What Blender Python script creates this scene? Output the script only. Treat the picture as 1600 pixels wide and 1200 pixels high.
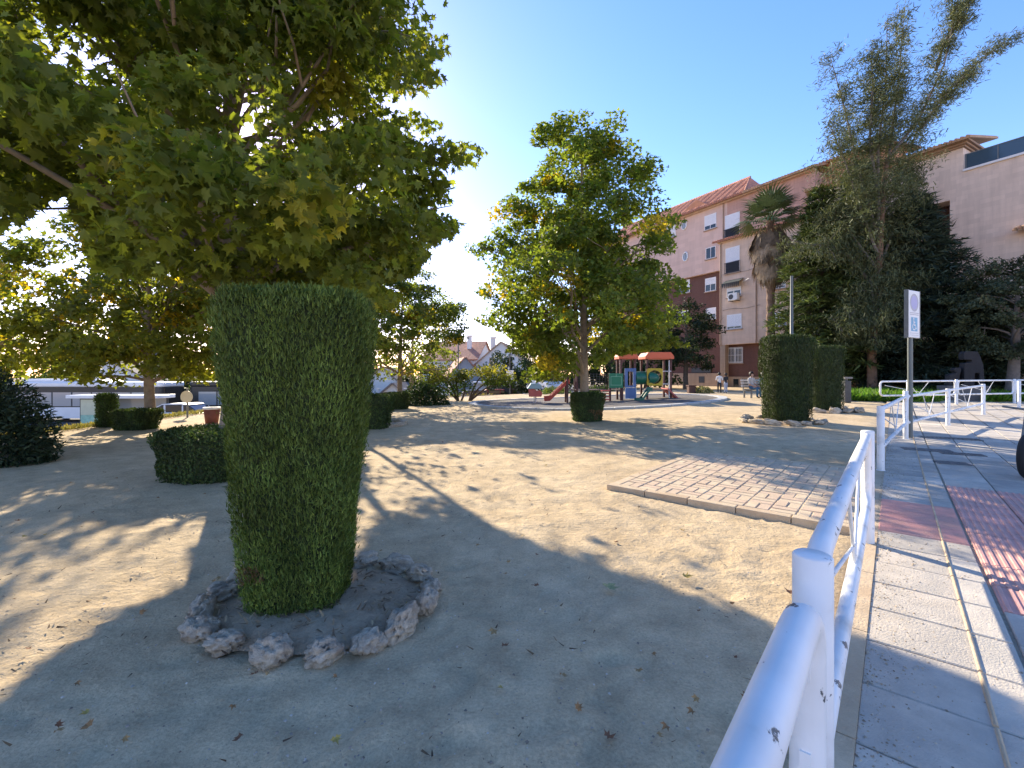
import bpy, bmesh, math, random
import numpy as np
from mathutils import Vector, Matrix, noise
for o in list(bpy.data.objects): bpy.data.objects.remove(o)
scene = bpy.context.scene
COL = scene.collection
R = math.radians
rng = np.random.default_rng(7)
random.seed(7)
PI = math.pi

# ------------------------------------------------------------------ camera, sky, sun, exposure
EYE = 1.5; F = 710.0; HZ = 584.0
cam = bpy.data.cameras.new('camera'); camo = bpy.data.objects.new('camera', cam); COL.objects.link(camo)
camo.location = (0, 0, EYE); camo.rotation_euler = (PI/2, 0, 0)
cam.sensor_fit = 'HORIZONTAL'; cam.sensor_width = 36; cam.lens = F/1600*36
cam.shift_y = -(600-HZ)/1600; cam.clip_start = 0.05; cam.clip_end = 2000
scene.camera = camo
SUN_EL = R(25.5); SUN_AZ = R(29.0)          # azimuth measured to the left of +Y
SDIR = Vector((-math.sin(SUN_AZ)*math.cos(SUN_EL), math.cos(SUN_AZ)*math.cos(SUN_EL), math.sin(SUN_EL)))
w = bpy.data.worlds.new('World'); scene.world = w; w.use_nodes = True
nt = w.node_tree; bg = nt.nodes['Background']
sky = nt.nodes.new('ShaderNodeTexSky'); sky.sky_type = 'NISHITA'; sky.sun_disc = False
sky.sun_elevation = SUN_EL; sky.sun_rotation = -SUN_AZ
sky.altitude = 700; sky.air_density = 1.0; sky.dust_density = 0.3; sky.ozone_density = 2.2
hs = nt.nodes.new('ShaderNodeHueSaturation'); hs.inputs['Saturation'].default_value = 1.25
tint = nt.nodes.new('ShaderNodeMixRGB'); tint.blend_type = 'MULTIPLY'; tint.inputs[0].default_value = 1; tint.inputs[2].default_value = (1.10, .79, .82, 1)
nt.links.new(sky.outputs[0], hs.inputs['Color']); nt.links.new(hs.outputs[0], tint.inputs[1]); nt.links.new(tint.outputs[0], bg.inputs[0]); bg.inputs[1].default_value = 0.15
sl = bpy.data.lights.new('sun', 'SUN'); so = bpy.data.objects.new('sun', sl); COL.objects.link(so)
sl.energy = 3.6; sl.angle = R(0.53); sl.color = (1.0, 0.87, 0.66)
so.rotation_euler = SDIR.to_track_quat('Z', 'Y').to_euler(); so.location = (-20, 30, 30)
vs = scene.view_settings
vs.view_transform = 'Standard'; vs.look = 'None'; vs.gamma = 1; vs.use_curve_mapping = False
vs.exposure = 1.68
scene.render.engine = 'CYCLES'
cy = scene.cycles
cy.max_bounces = 6; cy.diffuse_bounces = 4; cy.glossy_bounces = 3; cy.transmission_bounces = 4; cy.transparent_max_bounces = 8
cy.use_denoising = True
try: cy.denoiser = 'OPENIMAGEDENOISE'
except Exception: pass
cy.sample_clamp_indirect = 8

# ------------------------------------------------------------------ terrain and pixel helpers
def ss(t): t = np.clip(t, 0, 1); return t*t*(3-2*t)
def edge_dist(x, y):                        # >0 beyond the edge of the park terrace
    f1 = -12.0 - x
    f2 = (x+12.5)*-.746 + (y-19.5)*.666
    m = np.maximum(f1, f2)
    return m
def gz(x, y):
    x = np.asarray(x, float); y = np.asarray(y, float)
    rise = .35*ss((y-6)/18)*ss((x-.5)/10)
    d = edge_dist(x, y)
    return rise - (2.05-.55*ss((x+14)/14))*ss((d+.3)/7)
def g1(x, y): return float(gz(x, y))
def ray(px, py, Y): return ((px-800)*Y/F, Y, EYE-(py-HZ)*Y/F)
def G(px, py, dz=0.0):                      # first place along the pixel's ray that meets the terrain
    Y = .8
    while Y < 200:
        x, y, z = ray(px, py, Y)
        if z <= g1(x, y)+dz: break
        Y *= 1.004
    return x, y
E0 = np.array((1.39, 1.84)); DS = np.array((.644, .765)); DT = np.array((.765, -.644))
def ST(s, t): p = E0 + DS*s + DT*t; return float(p[0]), float(p[1])
def to_st(x, y): q = np.array((x, y))-E0; return float(q@DS), float(q@DT)
ANG_S = math.atan2(DS[1], DS[0])

# ------------------------------------------------------------------ scene helpers
def link(o, parent=None):
    COL.objects.link(o)
    if parent is not None: o.parent = parent
    return o
def thing(name, label, cat, loc=(0, 0, 0), rz=0.0, group=None):
    o = bpy.data.objects.new(name, None); o.empty_display_size = .2
    o.location = loc; o.rotation_euler = (0, 0, rz)
    o['label'] = label; o['category'] = cat
    if group: o['group'] = group
    return link(o)
def tag(o, label=None, cat=None, group=None, kind=None):
    for k, v in (('label', label), ('category', cat), ('group', group), ('kind', kind)):
        if v: o[k] = v
    return o
def mesh_from(verts, faces, name='mesh'):
    me = bpy.data.meshes.new(name); me.from_pydata([tuple(v) for v in verts], [], [tuple(f) for f in faces]); me.update(); return me
def fast_mesh(V, Fc, name='mesh', n=3):
    """numpy mesh: V (N,3), Fc (M,n)"""
    me = bpy.data.meshes.new(name)
    V = np.ascontiguousarray(V, np.float32); Fc = np.ascontiguousarray(Fc, np.int32)
    me.vertices.add(len(V)); me.vertices.foreach_set('co', V.ravel())
    me.loops.add(Fc.size); me.loops.foreach_set('vertex_index', Fc.ravel())
    me.polygons.add(len(Fc)); me.polygons.foreach_set('loop_start', np.arange(0, Fc.size, n, dtype=np.int32))
    try: me.polygons.foreach_set('loop_total', np.full(len(Fc), n, np.int32))
    except Exception: pass
    me.update(calc_edges=True)
    return me
def smooth(me, on=True):
    me.polygons.foreach_set('use_smooth', [on]*len(me.polygons))
def mobj(name, me, mat, parent=None, loc=None):
    o = bpy.data.objects.new(name, me)
    if mat is not None and not me.materials:
        for m in (mat if isinstance(mat, (list, tuple)) else [mat]): me.materials.append(m)
    if loc is not None: o.location = loc
    return link(o, parent)
class MB:
    """collects shapes into one mesh"""
    def __init__(s): s.v = []; s.f = []; s.sm = []
    def add(s, V, Fs, sm=False):
        b = len(s.v); s.v += [tuple(v) for v in V]; s.f += [tuple(i+b for i in f) for f in Fs]; s.sm += [sm]*len(Fs); return s
    def box(s, x0, x1, y0, y1, z0, z1, M=None):
        V = [(x, y, z) for z in (z0, z1) for y in (y0, y1) for x in (x0, x1)]
        if M is not None: V = [M @ Vector(v) for v in V]
        return s.add(V, [(0, 2, 3, 1), (4, 5, 7, 6), (0, 1, 5, 4), (2, 6, 7, 3), (0, 4, 6, 2), (1, 3, 7, 5)])
    def tube(s, pts, r, n=8, cap=True, sm=True):
        pts = [Vector(p) for p in pts]; rs = r if isinstance(r, (list, tuple)) else [r]*len(pts)
        V = []; prev = None
        for i, p in enumerate(pts):
            d = (pts[min(i+1, len(pts)-1)]-pts[max(i-1, 0)])
            d = d.normalized() if d.length > 1e-9 else Vector((0, 0, 1))
            if prev is None: a = d.orthogonal().normalized()
            else:
                a = prev - d*prev.dot(d); a = a.normalized() if a.length > 1e-6 else d.orthogonal().normalized()
            prev = a; b = d.cross(a)
            for k in range(n):
                t = 2*PI*k/n; V.append(p + (a*math.cos(t)+b*math.sin(t))*rs[i])
        Fs = []
        for i in range(len(pts)-1):
            for k in range(n):
                Fs.append((i*n+k, i*n+(k+1) % n, (i+1)*n+(k+1) % n, (i+1)*n+k))
        s.add(V, Fs, sm)
        if cap:
            m = len(V)
            s.add(V[:n], [tuple(reversed(range(n)))]); s.add(V[m-n:], [tuple(range(n))])
        return s
    def lathe(s, prof, n=16, c=(0, 0, 0), sm=True):
        V = [(c[0]+r*math.cos(2*PI*k/n), c[1]+r*math.sin(2*PI*k/n), c[2]+z) for r, z in prof for k in range(n)]
        Fs = [(i*n+k, i*n+(k+1) % n, (i+1)*n+(k+1) % n, (i+1)*n+k) for i in range(len(prof)-1) for k in range(n)]
        s.add(V, Fs, sm); return s
    def prism(s, poly, z0, z1, M=None):
        n = len(poly); V = [(p[0], p[1], z0) for p in poly]+[(p[0], p[1], z1) for p in poly]
        if M is not None: V = [M @ Vector(v) for v in V]
        return s.add(V, [tuple(reversed(range(n))), tuple(range(n, 2*n))]+[(i, (i+1) % n, n+(i+1) % n, n+i) for i in range(n)])
    def mesh(s, name='mesh'):
        me = mesh_from(s.v, s.f, name)
        me.polygons.foreach_set('use_smooth', s.sm); return me
    def build(s, name, mat, parent=None, bevel=0, loc=None):
        o = mobj(name, s.mesh(name), mat, parent, loc)
        if bevel:
            m = o.modifiers.new('bevel', 'BEVEL'); m.width = bevel; m.segments = 2; m.limit_method = 'ANGLE'; m.angle_limit = R(40)
        return o
XZ = Matrix(((1, 0, 0, 0), (0, 0, -1, 0), (0, 1, 0, 0), (0, 0, 0, 1)))   # prism drawn in x,z; its z runs to -y

# ------------------------------------------------------------------ materials
MATS = {}
def nodes(name):
    m = bpy.data.materials.new(name); m.use_nodes = True
    t = m.node_tree; return m, t, t.nodes['Principled BSDF']
def N(t, kind, **kw):
    n = t.nodes.new(kind)
    for k, v in kw.items():
        if k in n.inputs: n.inputs[k].default_value = v
        else: setattr(n, k, v)
    return n
def ramp(t, stops):
    r = t.nodes.new('ShaderNodeValToRGB'); e = r.color_ramp.elements
    while len(e) < len(stops): e.new(.5)
    for el, (p, c) in zip(e, stops): el.position = p; el.color = (c[0], c[1], c[2], 1) if hasattr(c, '__len__') else (c, c, c, 1)
    return r
def pm(name, c, rough=.6, var=.18, scale=6.0, bump=0.0, bscale=60.0, metal=0.0, spec=.4, dirt=None, coord='Object'):
    """painted / plastered / stone surface with mottled colour and fine relief"""
    if name in MATS: return MATS[name]
    m, t, b = nodes(name); L = t.links
    tc0 = N(t, 'ShaderNodeTexCoord'); oi = N(t, 'ShaderNodeObjectInfo'); sc_ = N(t, 'ShaderNodeMath', operation='MULTIPLY'); sc_.inputs[1].default_value = 61.0; L.new(oi.outputs['Random'], sc_.inputs[0])
    va = N(t, 'ShaderNodeVectorMath', operation='ADD'); L.new(tc0.outputs[coord], va.inputs[0]); L.new(sc_.outputs[0], va.inputs[1])
    class TC: outputs = {coord: va.outputs[0]}
    tc = TC
    n1 = N(t, 'ShaderNodeTexNoise', Scale=scale, Detail=6.0, Roughness=.65); L.new(tc.outputs[coord], n1.inputs['Vector'])
    lo = tuple(max(0, x*(1-var)) for x in c); hi = tuple(min(1, x*(1+var)) for x in c)
    r = ramp(t, [(.3, lo), (.7, hi)]); L.new(n1.outputs[0], r.inputs[0])
    out = r.outputs[0]
    if dirt:
        n2 = N(t, 'ShaderNodeTexNoise', Scale=scale*.35, Detail=8.0, Roughness=.7); L.new(tc.outputs[coord], n2.inputs['Vector'])
        r2 = ramp(t, [(.44, 0), (.66, .85)]); L.new(n2.outputs[0], r2.inputs[0])
        mx = N(t, 'ShaderNodeMixRGB'); L.new(r2.outputs[0], mx.inputs[0]); L.new(out, mx.inputs[1]); mx.inputs[2].default_value = (*dirt, 1); out = mx.outputs[0]
    L.new(out, b.inputs['Base Color'])
    b.inputs['Roughness'].default_value = rough; b.inputs['Metallic'].default_value = metal; b.inputs['Specular IOR Level'].default_value = spec
    if bump:
        n3 = N(t, 'ShaderNodeTexNoise', Scale=bscale, Detail=5.0, Roughness=.6); L.new(tc.outputs[coord], n3.inputs['Vector'])
        bp = N(t, 'ShaderNodeBump', Strength=min(1, bump), Distance=.02); L.new(n3.outputs[0], bp.inputs['Height']); L.new(bp.outputs[0], b.inputs['Normal'])
    MATS[name] = m; return m
def leafmat(name, trans=.45, rough=.55, tcol=(1.75, 1.6, .5), spec=.3):
    if name in MATS: return MATS[name]
    m, t, b = nodes(name); L = t.links
    a = N(t, 'ShaderNodeAttribute', attribute_name='leafcol')
    L.new(a.outputs['Color'], b.inputs['Base Color']); b.inputs['Roughness'].default_value = rough; b.inputs['Specular IOR Level'].default_value = spec
    tr = N(t, 'ShaderNodeBsdfTranslucent')
    mul = N(t, 'ShaderNodeMixRGB', blend_type='MULTIPLY'); mul.inputs[0].default_value = 1; mul.inputs[2].default_value = (*tcol, 1)
    L.new(a.outputs['Color'], mul.inputs[1]); L.new(mul.outputs[0], tr.inputs['Color'])
    mix = N(t, 'ShaderNodeMixShader'); mix.inputs[0].default_value = trans
    L.new(b.outputs[0], mix.inputs[1]); L.new(tr.outputs[0], mix.inputs[2])
    L.new(mix.outputs[0], t.nodes['Material Output'].inputs['Surface'])
    MATS[name] = m; return m
def sand_mat():
    m, t, b = nodes('sand'); L = t.links
    tc = N(t, 'ShaderNodeTexCoord')
    def nz(s, d=8.0, r=.65):
        n = N(t, 'ShaderNodeTexNoise', Scale=s, Detail=d, Roughness=r); L.new(tc.outputs['Object'], n.inputs['Vector']); return n
    big = nz(.45); mid = nz(3.5); fine = nz(70, 4); grit = nz(260, 2, .5)
    r1 = ramp(t, [(.32, (.51, .385, .24)), (.5, (.595, .46, .29)), (.7, (.66, .525, .345))]); L.new(big.outputs[0], r1.inputs[0])
    r2 = ramp(t, [(.3, .74), (.7, 1.12)]); L.new(mid.outputs[0], r2.inputs[0])
    m1 = N(t, 'ShaderNodeMixRGB', blend_type='MULTIPLY'); m1.inputs[0].default_value = 1; L.new(r1.outputs[0], m1.inputs[1]); L.new(r2.outputs[0], m1.inputs[2])
    r3 = ramp(t, [(.3, .72), (.55, 1.0), (.75, 1.2)]); L.new(fine.outputs[0], r3.inputs[0])
    m2 = N(t, 'ShaderNodeMixRGB', blend_type='MULTIPLY'); m2.inputs[0].default_value = .8; L.new(m1.outputs[0], m2.inputs[1]); L.new(r3.outputs[0], m2.inputs[2])
    vo = N(t, 'ShaderNodeTexVoronoi', Scale=95.0); L.new(tc.outputs['Object'], vo.inputs['Vector'])
    r4 = ramp(t, [(.09, (.35, .33, .31)), (.16, (1, 1, 1))]); L.new(vo.outputs['Distance'], r4.inputs[0])
    m3 = N(t, 'ShaderNodeMixRGB', blend_type='MULTIPLY'); m3.inputs[0].default_value = .55; L.new(m2.outputs[0], m3.inputs[1]); L.new(r4.outputs[0], m3.inputs[2])
    L.new(m3.outputs[0], b.inputs['Base Color']); b.inputs['Roughness'].default_value = .95; b.inputs['Specular IOR Level'].default_value = .12
    b1 = N(t, 'ShaderNodeBump', Strength=.7, Distance=.06); L.new(mid.outputs[0], b1.inputs['Height'])
    n5 = nz(22, 6); b2 = N(t, 'ShaderNodeBump', Strength=.8, Distance=.02); L.new(n5.outputs[0], b2.inputs['Height']); L.new(b1.outputs[0], b2.inputs['Normal'])
    b3 = N(t, 'ShaderNodeBump', Strength=.5, Distance=.003); L.new(grit.outputs[0], b3.inputs['Height']); L.new(b2.outputs[0], b3.inputs['Normal'])
    L.new(b3.outputs[0], b.inputs['Normal']); return m
def chipped_white():
    m, t, b = nodes('chipped_white_paint'); L = t.links
    tc = N(t, 'ShaderNodeTexCoord')
    n1 = N(t, 'ShaderNodeTexNoise', Scale=14.0, Detail=7.0, Roughness=.62); L.new(tc.outputs['Object'], n1.inputs['Vector'])
    ch = ramp(t, [(.635, 0), (.65, 1)]); L.new(n1.outputs[0], ch.inputs[0])
    n2 = N(t, 'ShaderNodeTexNoise', Scale=3.0, Detail=6.0); L.new(tc.outputs['Object'], n2.inputs['Vector'])
    base = ramp(t, [(.3, (.50, .485, .45)), (.42, (.72, .715, .70)), (.6, (.81, .81, .80))]); L.new(n2.outputs[0], base.inputs[0])
    mx = N(t, 'ShaderNodeMixRGB'); L.new(ch.outputs[0], mx.inputs[0]); L.new(base.outputs[0], mx.inputs[1]); mx.inputs[2].default_value = (.10, .105, .11, 1)
    L.new(mx.outputs[0], b.inputs['Base Color']); b.inputs['Roughness'].default_value = .47
    bp = N(t, 'ShaderNodeBump', Strength=.4, Distance=.004); bp.invert = True; L.new(ch.outputs[0], bp.inputs['Height'])
    n4 = N(t, 'ShaderNodeTexNoise', Scale=40.0, Detail=3.0); L.new(tc.outputs['Object'], n4.inputs['Vector'])
    bp2 = N(t, 'ShaderNodeBump', Strength=.08, Distance=.005); L.new(n4.outputs[0], bp2.inputs['Height']); L.new(bp.outputs[0], bp2.inputs['Normal'])
    L.new(bp2.outputs[0], b.inputs['Normal']); return m
def wall_mat(name, c, brick=None, mortar=None, bw=.25, bh=.07, streak=.16):
    """rendered or brick-faced wall: local x,z of the building"""
    m, t, b = nodes(name); L = t.links
    tc = N(t, 'ShaderNodeTexCoord')
    sep = N(t, 'ShaderNodeSeparateXYZ'); L.new(tc.outputs['Object'], sep.inputs[0])
    ad = N(t, 'ShaderNodeMath', operation='ADD'); L.new(sep.outputs[0], ad.inputs[0]); L.new(sep.outputs[1], ad.inputs[1])
    cb = N(t, 'ShaderNodeCombineXYZ'); L.new(ad.outputs[0], cb.inputs[0]); L.new(sep.outputs[2], cb.inputs[1])
    br = N(t, 'ShaderNodeTexBrick'); L.new(cb.outputs[0], br.inputs['Vector'])
    br.inputs['Scale'].default_value = 1; br.inputs['Brick Width'].default_value = bw; br.inputs['Row Height'].default_value = bh
    br.inputs['Mortar Size'].default_value = .008; br.inputs['Bias'].default_value = 0
    mo = mortar or tuple(x*.8 for x in c)
    br.inputs['Color1'].default_value = (*tuple(x*.93 for x in c), 1); br.inputs['Color2'].default_value = (*tuple(x*1.06 for x in c), 1); br.inputs['Mortar'].default_value = (*mo, 1)
    mp = N(t, 'ShaderNodeMapping'); mp.inputs['Scale'].default_value = (1.2, 1.2, .12); L.new(tc.outputs['Object'], mp.inputs[0])
    n1 = N(t, 'ShaderNodeTexNoise', Scale=1.6, Detail=7.0, Roughness=.65); L.new(mp.outputs[0], n1.inputs['Vector'])
    r = ramp(t, [(.3, 1-streak), (.7, 1+streak*.6)]); L.new(n1.outputs[0], r.inputs[0])
    mx = N(t, 'ShaderNodeMixRGB', blend_type='MULTIPLY'); mx.inputs[0].default_value = 1; L.new(br.outputs[0], mx.inputs[1]); L.new(r.outputs[0], mx.inputs[2])
    L.new(mx.outputs[0], b.inputs['Base Color']); b.inputs['Roughness'].default_value = .9; b.inputs['Specular IOR Level'].default_value = .2
    MATS[name] = m; return m
def tile_mat(name, c):
    m, t, b = nodes(name); L = t.links
    tc = N(t, 'ShaderNodeTexCoord')
    wv = N(t, 'ShaderNodeTexWave', Scale=1.55, bands_direction='X'); L.new(tc.outputs['Object'], wv.inputs['Vector'])
    n1 = N(t, 'ShaderNodeTexNoise', Scale=2.5, Detail=8.0, Roughness=.7); L.new(tc.outputs['Object'], n1.inputs['Vector'])
    r = ramp(t, [(.3, tuple(x*.65 for x in c)), (.7, tuple(min(1, x*1.3) for x in c))]); L.new(n1.outputs[0], r.inputs[0])
    L.new(r.outputs[0], b.inputs['Base Color']); b.inputs['Roughness'].default_value = .9
    bp = N(t, 'ShaderNodeBump', Strength=.8, Distance=.06); L.new(wv.outputs[0], bp.inputs['Height']); L.new(bp.outputs[0], b.inputs['Normal'])
    return m
def glass_mat(name, c=(.02, .025, .03)):
    m, t, b = nodes(name); b.inputs['Base Color'].default_value = (*c, 1); b.inputs['Roughness'].default_value = .08; b.inputs['Specular IOR Level'].default_value = .6
    return m
M = dict(
    sand=sand_mat(), white=chipped_white(),
    road=pm('asphalt', (.055, .055, .058), .9, .25, 3, .4, 120),
    slab=pm('grey_slab', (.53, .465, .385), .85, .16, 5, .45, 90, dirt=(.37, .345, .31)),
    slab2=pm('worn_slab', (.60, .53, .44), .85, .14, 4, .45, 90, dirt=(.42, .39, .345)),
    slab3=pm('dark_slab', (.43, .385, .325), .85, .18, 5, .45, 90, dirt=(.30, .28, .255)),
    joint=pm('joint_mortar', (.36, .31, .24), .95, .2, 20, .4, 120),
    red=pm('red_tile', (.62, .33, .28), .8, .14, 6, .3, 90, dirt=(.50, .32, .27)),
    kerb=pm('kerb_concrete', (.55, .43, .29), .9, .15, 5, .5, 60, dirt=(.46, .33, .21)),
    pav1=pm('beige_paver', (.57, .45, .31), .9, .14, 7, .4, 90, dirt=(.50, .385, .26)),
    pav2=pm('pink_paver', (.54, .40, .285), .9, .14, 7, .4, 90, dirt=(.49, .375, .255)),
    padrim=pm('pad_kerb', (.46, .46, .45), .85, .1, 4, .3, 60),
    rubber=pm('grey_rubber', (.10, .095, .093), .95, .2, 3, .4, 200, dirt=(.155, .13, .11)),
    bark=pm('plane_bark', (.22, .17, .125), .9, .35, 7, .6, 25, dirt=(.30, .26, .19)),
    barkd=pm('dark_bark', (.085, .066, .05), .95, .35, 8, .8, 25),
    barkr=pm('red_bark', (.20, .125, .085), .95, .3, 6, .8, 22),
    barkg=pm('grey_bark', (.16, .14, .125), .95, .25, 6, .7, 22),
    leaf=leafmat('plane_leaf', .6), hedge=leafmat('hedge_leaf', .25, .65, (1.2, 1.2, .45)),
    needle=leafmat('needle', .25, .6, (1.15, 1.1, .6), .2), grass=leafmat('grass_blade', .4, .6, (1.2, 1.2, .4)),
    soil=pm('soil', (.34, .25, .165), .98, .3, 12, .9, 60, dirt=(.46, .36, .245)),
    metal=pm('grey_metal', (.18, .19, .19), .5, .12, 8, 0, metal=.3),
    dmetal=pm('dark_metal', (.05, .052, .055), .55, .2, 8, .1, 60),
    iron=pm('cast_iron', (.15, .145, .14), .6, .25, 20, .3, 80),
    black=pm('black_rubber', (.018, .018, .019), .8, .2, 15),
    glass=glass_mat('dark_glass'), glassb=glass_mat('pale_glass', (.30, .33, .35)),
)

# ------------------------------------------------------------------ ground sheets
def vnoise(x, y, seed, sc):
    r = np.random.default_rng(seed); T = r.random((256, 256))
    X = x*sc; Y = y*sc; i = np.floor(X).astype(int); j = np.floor(Y).astype(int); fx = X-i; fy = Y-j
    fx = fx*fx*(3-2*fx); fy = fy*fy*(3-2*fy)
    a = T[i % 256, j % 256]; b = T[(i+1) % 256, j % 256]; c = T[i % 256, (j+1) % 256]; d = T[(i+1) % 256, (j+1) % 256]
    return (a*(1-fx)+b*fx)*(1-fy)+(c*(1-fx)+d*fx)*fy - .5
def st_arr(X, Y): return (X-E0[0])*DS[0]+(Y-E0[1])*DS[1], (X-E0[0])*DT[0]+(Y-E0[1])*DT[1]
def build_ground():
    nx, ny = 430, 400
    tx = np.linspace(-1, 1, nx); xs = 1.6*np.sinh(tx*math.asinh(420/1.6))
    ty = np.linspace(-.42, 1, ny); ys = 2.5 + 1.6*np.sinh(ty*math.asinh(700/1.6))
    X, Y = np.meshgrid(xs, ys); Z = gz(X, Y)
    near = np.exp(-((X**2+(Y-4)**2)/140))
    Z = Z + near*(.035*vnoise(X, Y, 1, .7)+.026*vnoise(X, Y, 2, 2.1)+.016*vnoise(X, Y, 3, 5.5)) - .01
    fr = np.random.default_rng(5)                      # footprints and scuffs
    for k in range(420):
        a_, d_, th_ = fr.uniform(-.85, .75), 1.3+8.5*fr.random()**1.2, fr.random()*PI
        fx, fy = d_*math.sin(a_), d_*math.cos(a_); ix = np.abs(xs-fx) < .4; iy = np.abs(ys-fy) < .4
        if not ix.any() or not iy.any(): continue
        sub = np.ix_(iy, ix); dx, dy = X[sub]-fx, Y[sub]-fy; u_ = dx*math.cos(th_)+dy*math.sin(th_); v_ = -dx*math.sin(th_)+dy*math.cos(th_)
        e_ = (u_/.13)**2+(v_/.055)**2; Z[sub] += -.013*np.exp(-e_)+.006*np.exp(-(np.sqrt(e_)-1.5)**2*4)
    s, t = st_arr(X, Y)
    Z = np.where((t > -.13) & (s < 26) & (t < 40), Z-.14*ss((t+.13)/.10), Z)
    Z = np.where((t > -2.5) & (t < -.25) & (s > 3.25) & (s < 6.1), Z-.12, Z)
    V = np.stack([X, Y, Z], -1).reshape(-1, 3)
    i = np.arange(nx*ny).reshape(ny, nx)
    Fc = np.stack([i[:-1, :-1], i[:-1, 1:], i[1:, 1:], i[1:, :-1]], -1).reshape(-1, 4)
    me = fast_mesh(V, Fc, 'sand_ground', 4); smooth(me)
    tag(mobj('sand_ground', me, M['sand']), 'pale trodden sand of the park', kind='structure')
build_ground()
def sheet(name, x0, x1, y0, y1, mat, dz, n=30, kind='structure', label=None, mask=None):
    xs = np.linspace(x0, x1, n); ys = np.linspace(y0, y1, n); X, Y = np.meshgrid(xs, ys); Z = gz(X, Y)+dz
    i = np.arange(n*n).reshape(n, n); Fc = np.stack([i[:-1, :-1], i[:-1, 1:], i[1:, 1:], i[1:, :-1]], -1).reshape(-1, 4)
    if mask is not None:
        ok = mask(X, Y).reshape(-1); Fc = Fc[ok[Fc].all(1)]
    me = fast_mesh(np.stack([X, Y, Z], -1).reshape(-1, 3), Fc, name, 4); smooth(me)
    return tag(mobj(name, me, mat), label, kind=kind)
sheet('street', -70, 14, 21, 110, M['road'], .03, 60, label='grey asphalt street below the park', mask=lambda X, Y: edge_dist(X, Y) > 6.5)

# pavement: base sheet, slabs, red tiles, kerb strip
def pave_z(s, t): x, y = ST(s, t); return g1(x, y)
def st_sheet(name, s0, s1, t0, t1, dz, mat, ns=24, nt_=6, parent=None):
    V = []; Fc = []
    for a in np.linspace(s0, s1, ns):
        for c in np.linspace(t0, t1, nt_):
            x, y = ST(a, c); V.append((x, y, g1(x, y)+dz))
    for i in range(ns-1):
        for j in range(nt_-1): Fc.append((i*nt_+j, i*nt_+j+1, (i+1)*nt_+j+1, (i+1)*nt_+j))
    me = mesh_from(V, [f[::-1] for f in Fc], name); smooth(me); return mobj(name, me, mat, parent)
pav = tag(st_sheet('pavement', -6, 26, -.02, 9, -.006, M['joint'], 50, 14), 'grey slab pavement beside the white railings', kind='structure')
TS = .466
def slab_mesh(w, h, th=.05, ch=.006, ribs=0, ribdir=0):
    mb = MB(); g = .006
    a, b = w/2-g, h/2-g
    V = [(-a, -b, -th), (a, -b, -th), (a, b, -th), (-a, b, -th), (-a, -b, -ch), (a, -b, -ch), (a, b, -ch), (-a, b, -ch),
         (-a+ch, -b+ch, 0), (a-ch, -b+ch, 0), (a-ch, b-ch, 0), (-a+ch, b-ch, 0)]
    Fs = [(0, 1, 5, 4), (1, 2, 6, 5), (2, 3, 7, 6), (3, 0, 4, 7), (4, 5, 9, 8), (5, 6, 10, 9), (6, 7, 11, 10), (7, 4, 8, 11), (8, 9, 10, 11)]
    mb.add(V, Fs)
    for k in range(ribs):
        if ribdir == 0:
            c = -b + (k+.5)*2*b/ribs; q = b/ribs*.52
            mb.add([(-a+.001, c-q, .0005), (a-.001, c-q, .0005), (a-.001, c+q, .0005), (-a+.001, c+q, .0005), (-a+.004, c-q*.55, .008), (a-.004, c-q*.55, .008), (a-.004, c+q*.55, .008), (-a+.004, c+q*.55, .008)],
                   [(0, 1, 5, 4), (1, 2, 6, 5), (2, 3, 7, 6), (3, 0, 4, 7), (4, 5, 6, 7)])
        else:
            c = -a + (k+.5)*2*a/ribs; q = a/ribs*.52
            mb.add([(c-q, -b+.01, .0005), (c+q, -b+.01, .0005), (c+q, b-.01, .0005), (c-q, b-.01, .0005), (c-q*.55, -b+.014, .008), (c+q*.55, -b+.014, .008), (c+q*.55, b-.014, .008), (c-q*.55, b-.014, .008)],
                   [(0, 1, 5, 4), (1, 2, 6, 5), (2, 3, 7, 6), (3, 0, 4, 7), (4, 5, 6, 7)])
    return mb.mesh('slab')
def place_piece(name, me, s, t, dz, parent, tilt=.004):
    x, y = ST(s, t); z = g1(x, y)+dz
    ox, oy = (g1(x+.2, y)-g1(x-.2, y))/.4, (g1(x, y+.2)-g1(x, y-.2))/.4
    n = Vector((-ox+random.uniform(-tilt, tilt), -oy+random.uniform(-tilt, tilt), 1)).normalized()
    xa = Vector((DS[0], DS[1], 0)); xa = (xa-n*xa.dot(n)).normalized(); ya = n.cross(xa)
    o = bpy.data.objects.new(name, me); link(o, parent)
    o.matrix_world = Matrix(((xa.x, ya.x, n.x, x), (xa.y, ya.y, n.y, y), (xa.z, ya.z, n.z, z+random.uniform(-.002, .002)), (0, 0, 0, 1)))
    return o
slabs = {}
for wdt in (TS, .19):
    for k in ('slab', 'slab2', 'slab3'):
        me = slab_mesh(TS, wdt); me.materials.append(M[k]); slabs[(wdt, k)] = me
cols = [(0.225, TS-.016), (.535, .17)] + [(.64+TS*(k+.5), TS) for k in range(7)]
redt = slab_mesh(TS, TS, ribs=8, ribdir=0); redt.materials.append(M['red'])
reds1 = slab_mesh(TS, TS, ribs=13, ribdir=1); reds1.materials.append(M['red'])
reds2 = slab_mesh(TS, .19, ribs=13, ribdir=1); reds2.materials.append(M['red'])
nsl = 0
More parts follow.
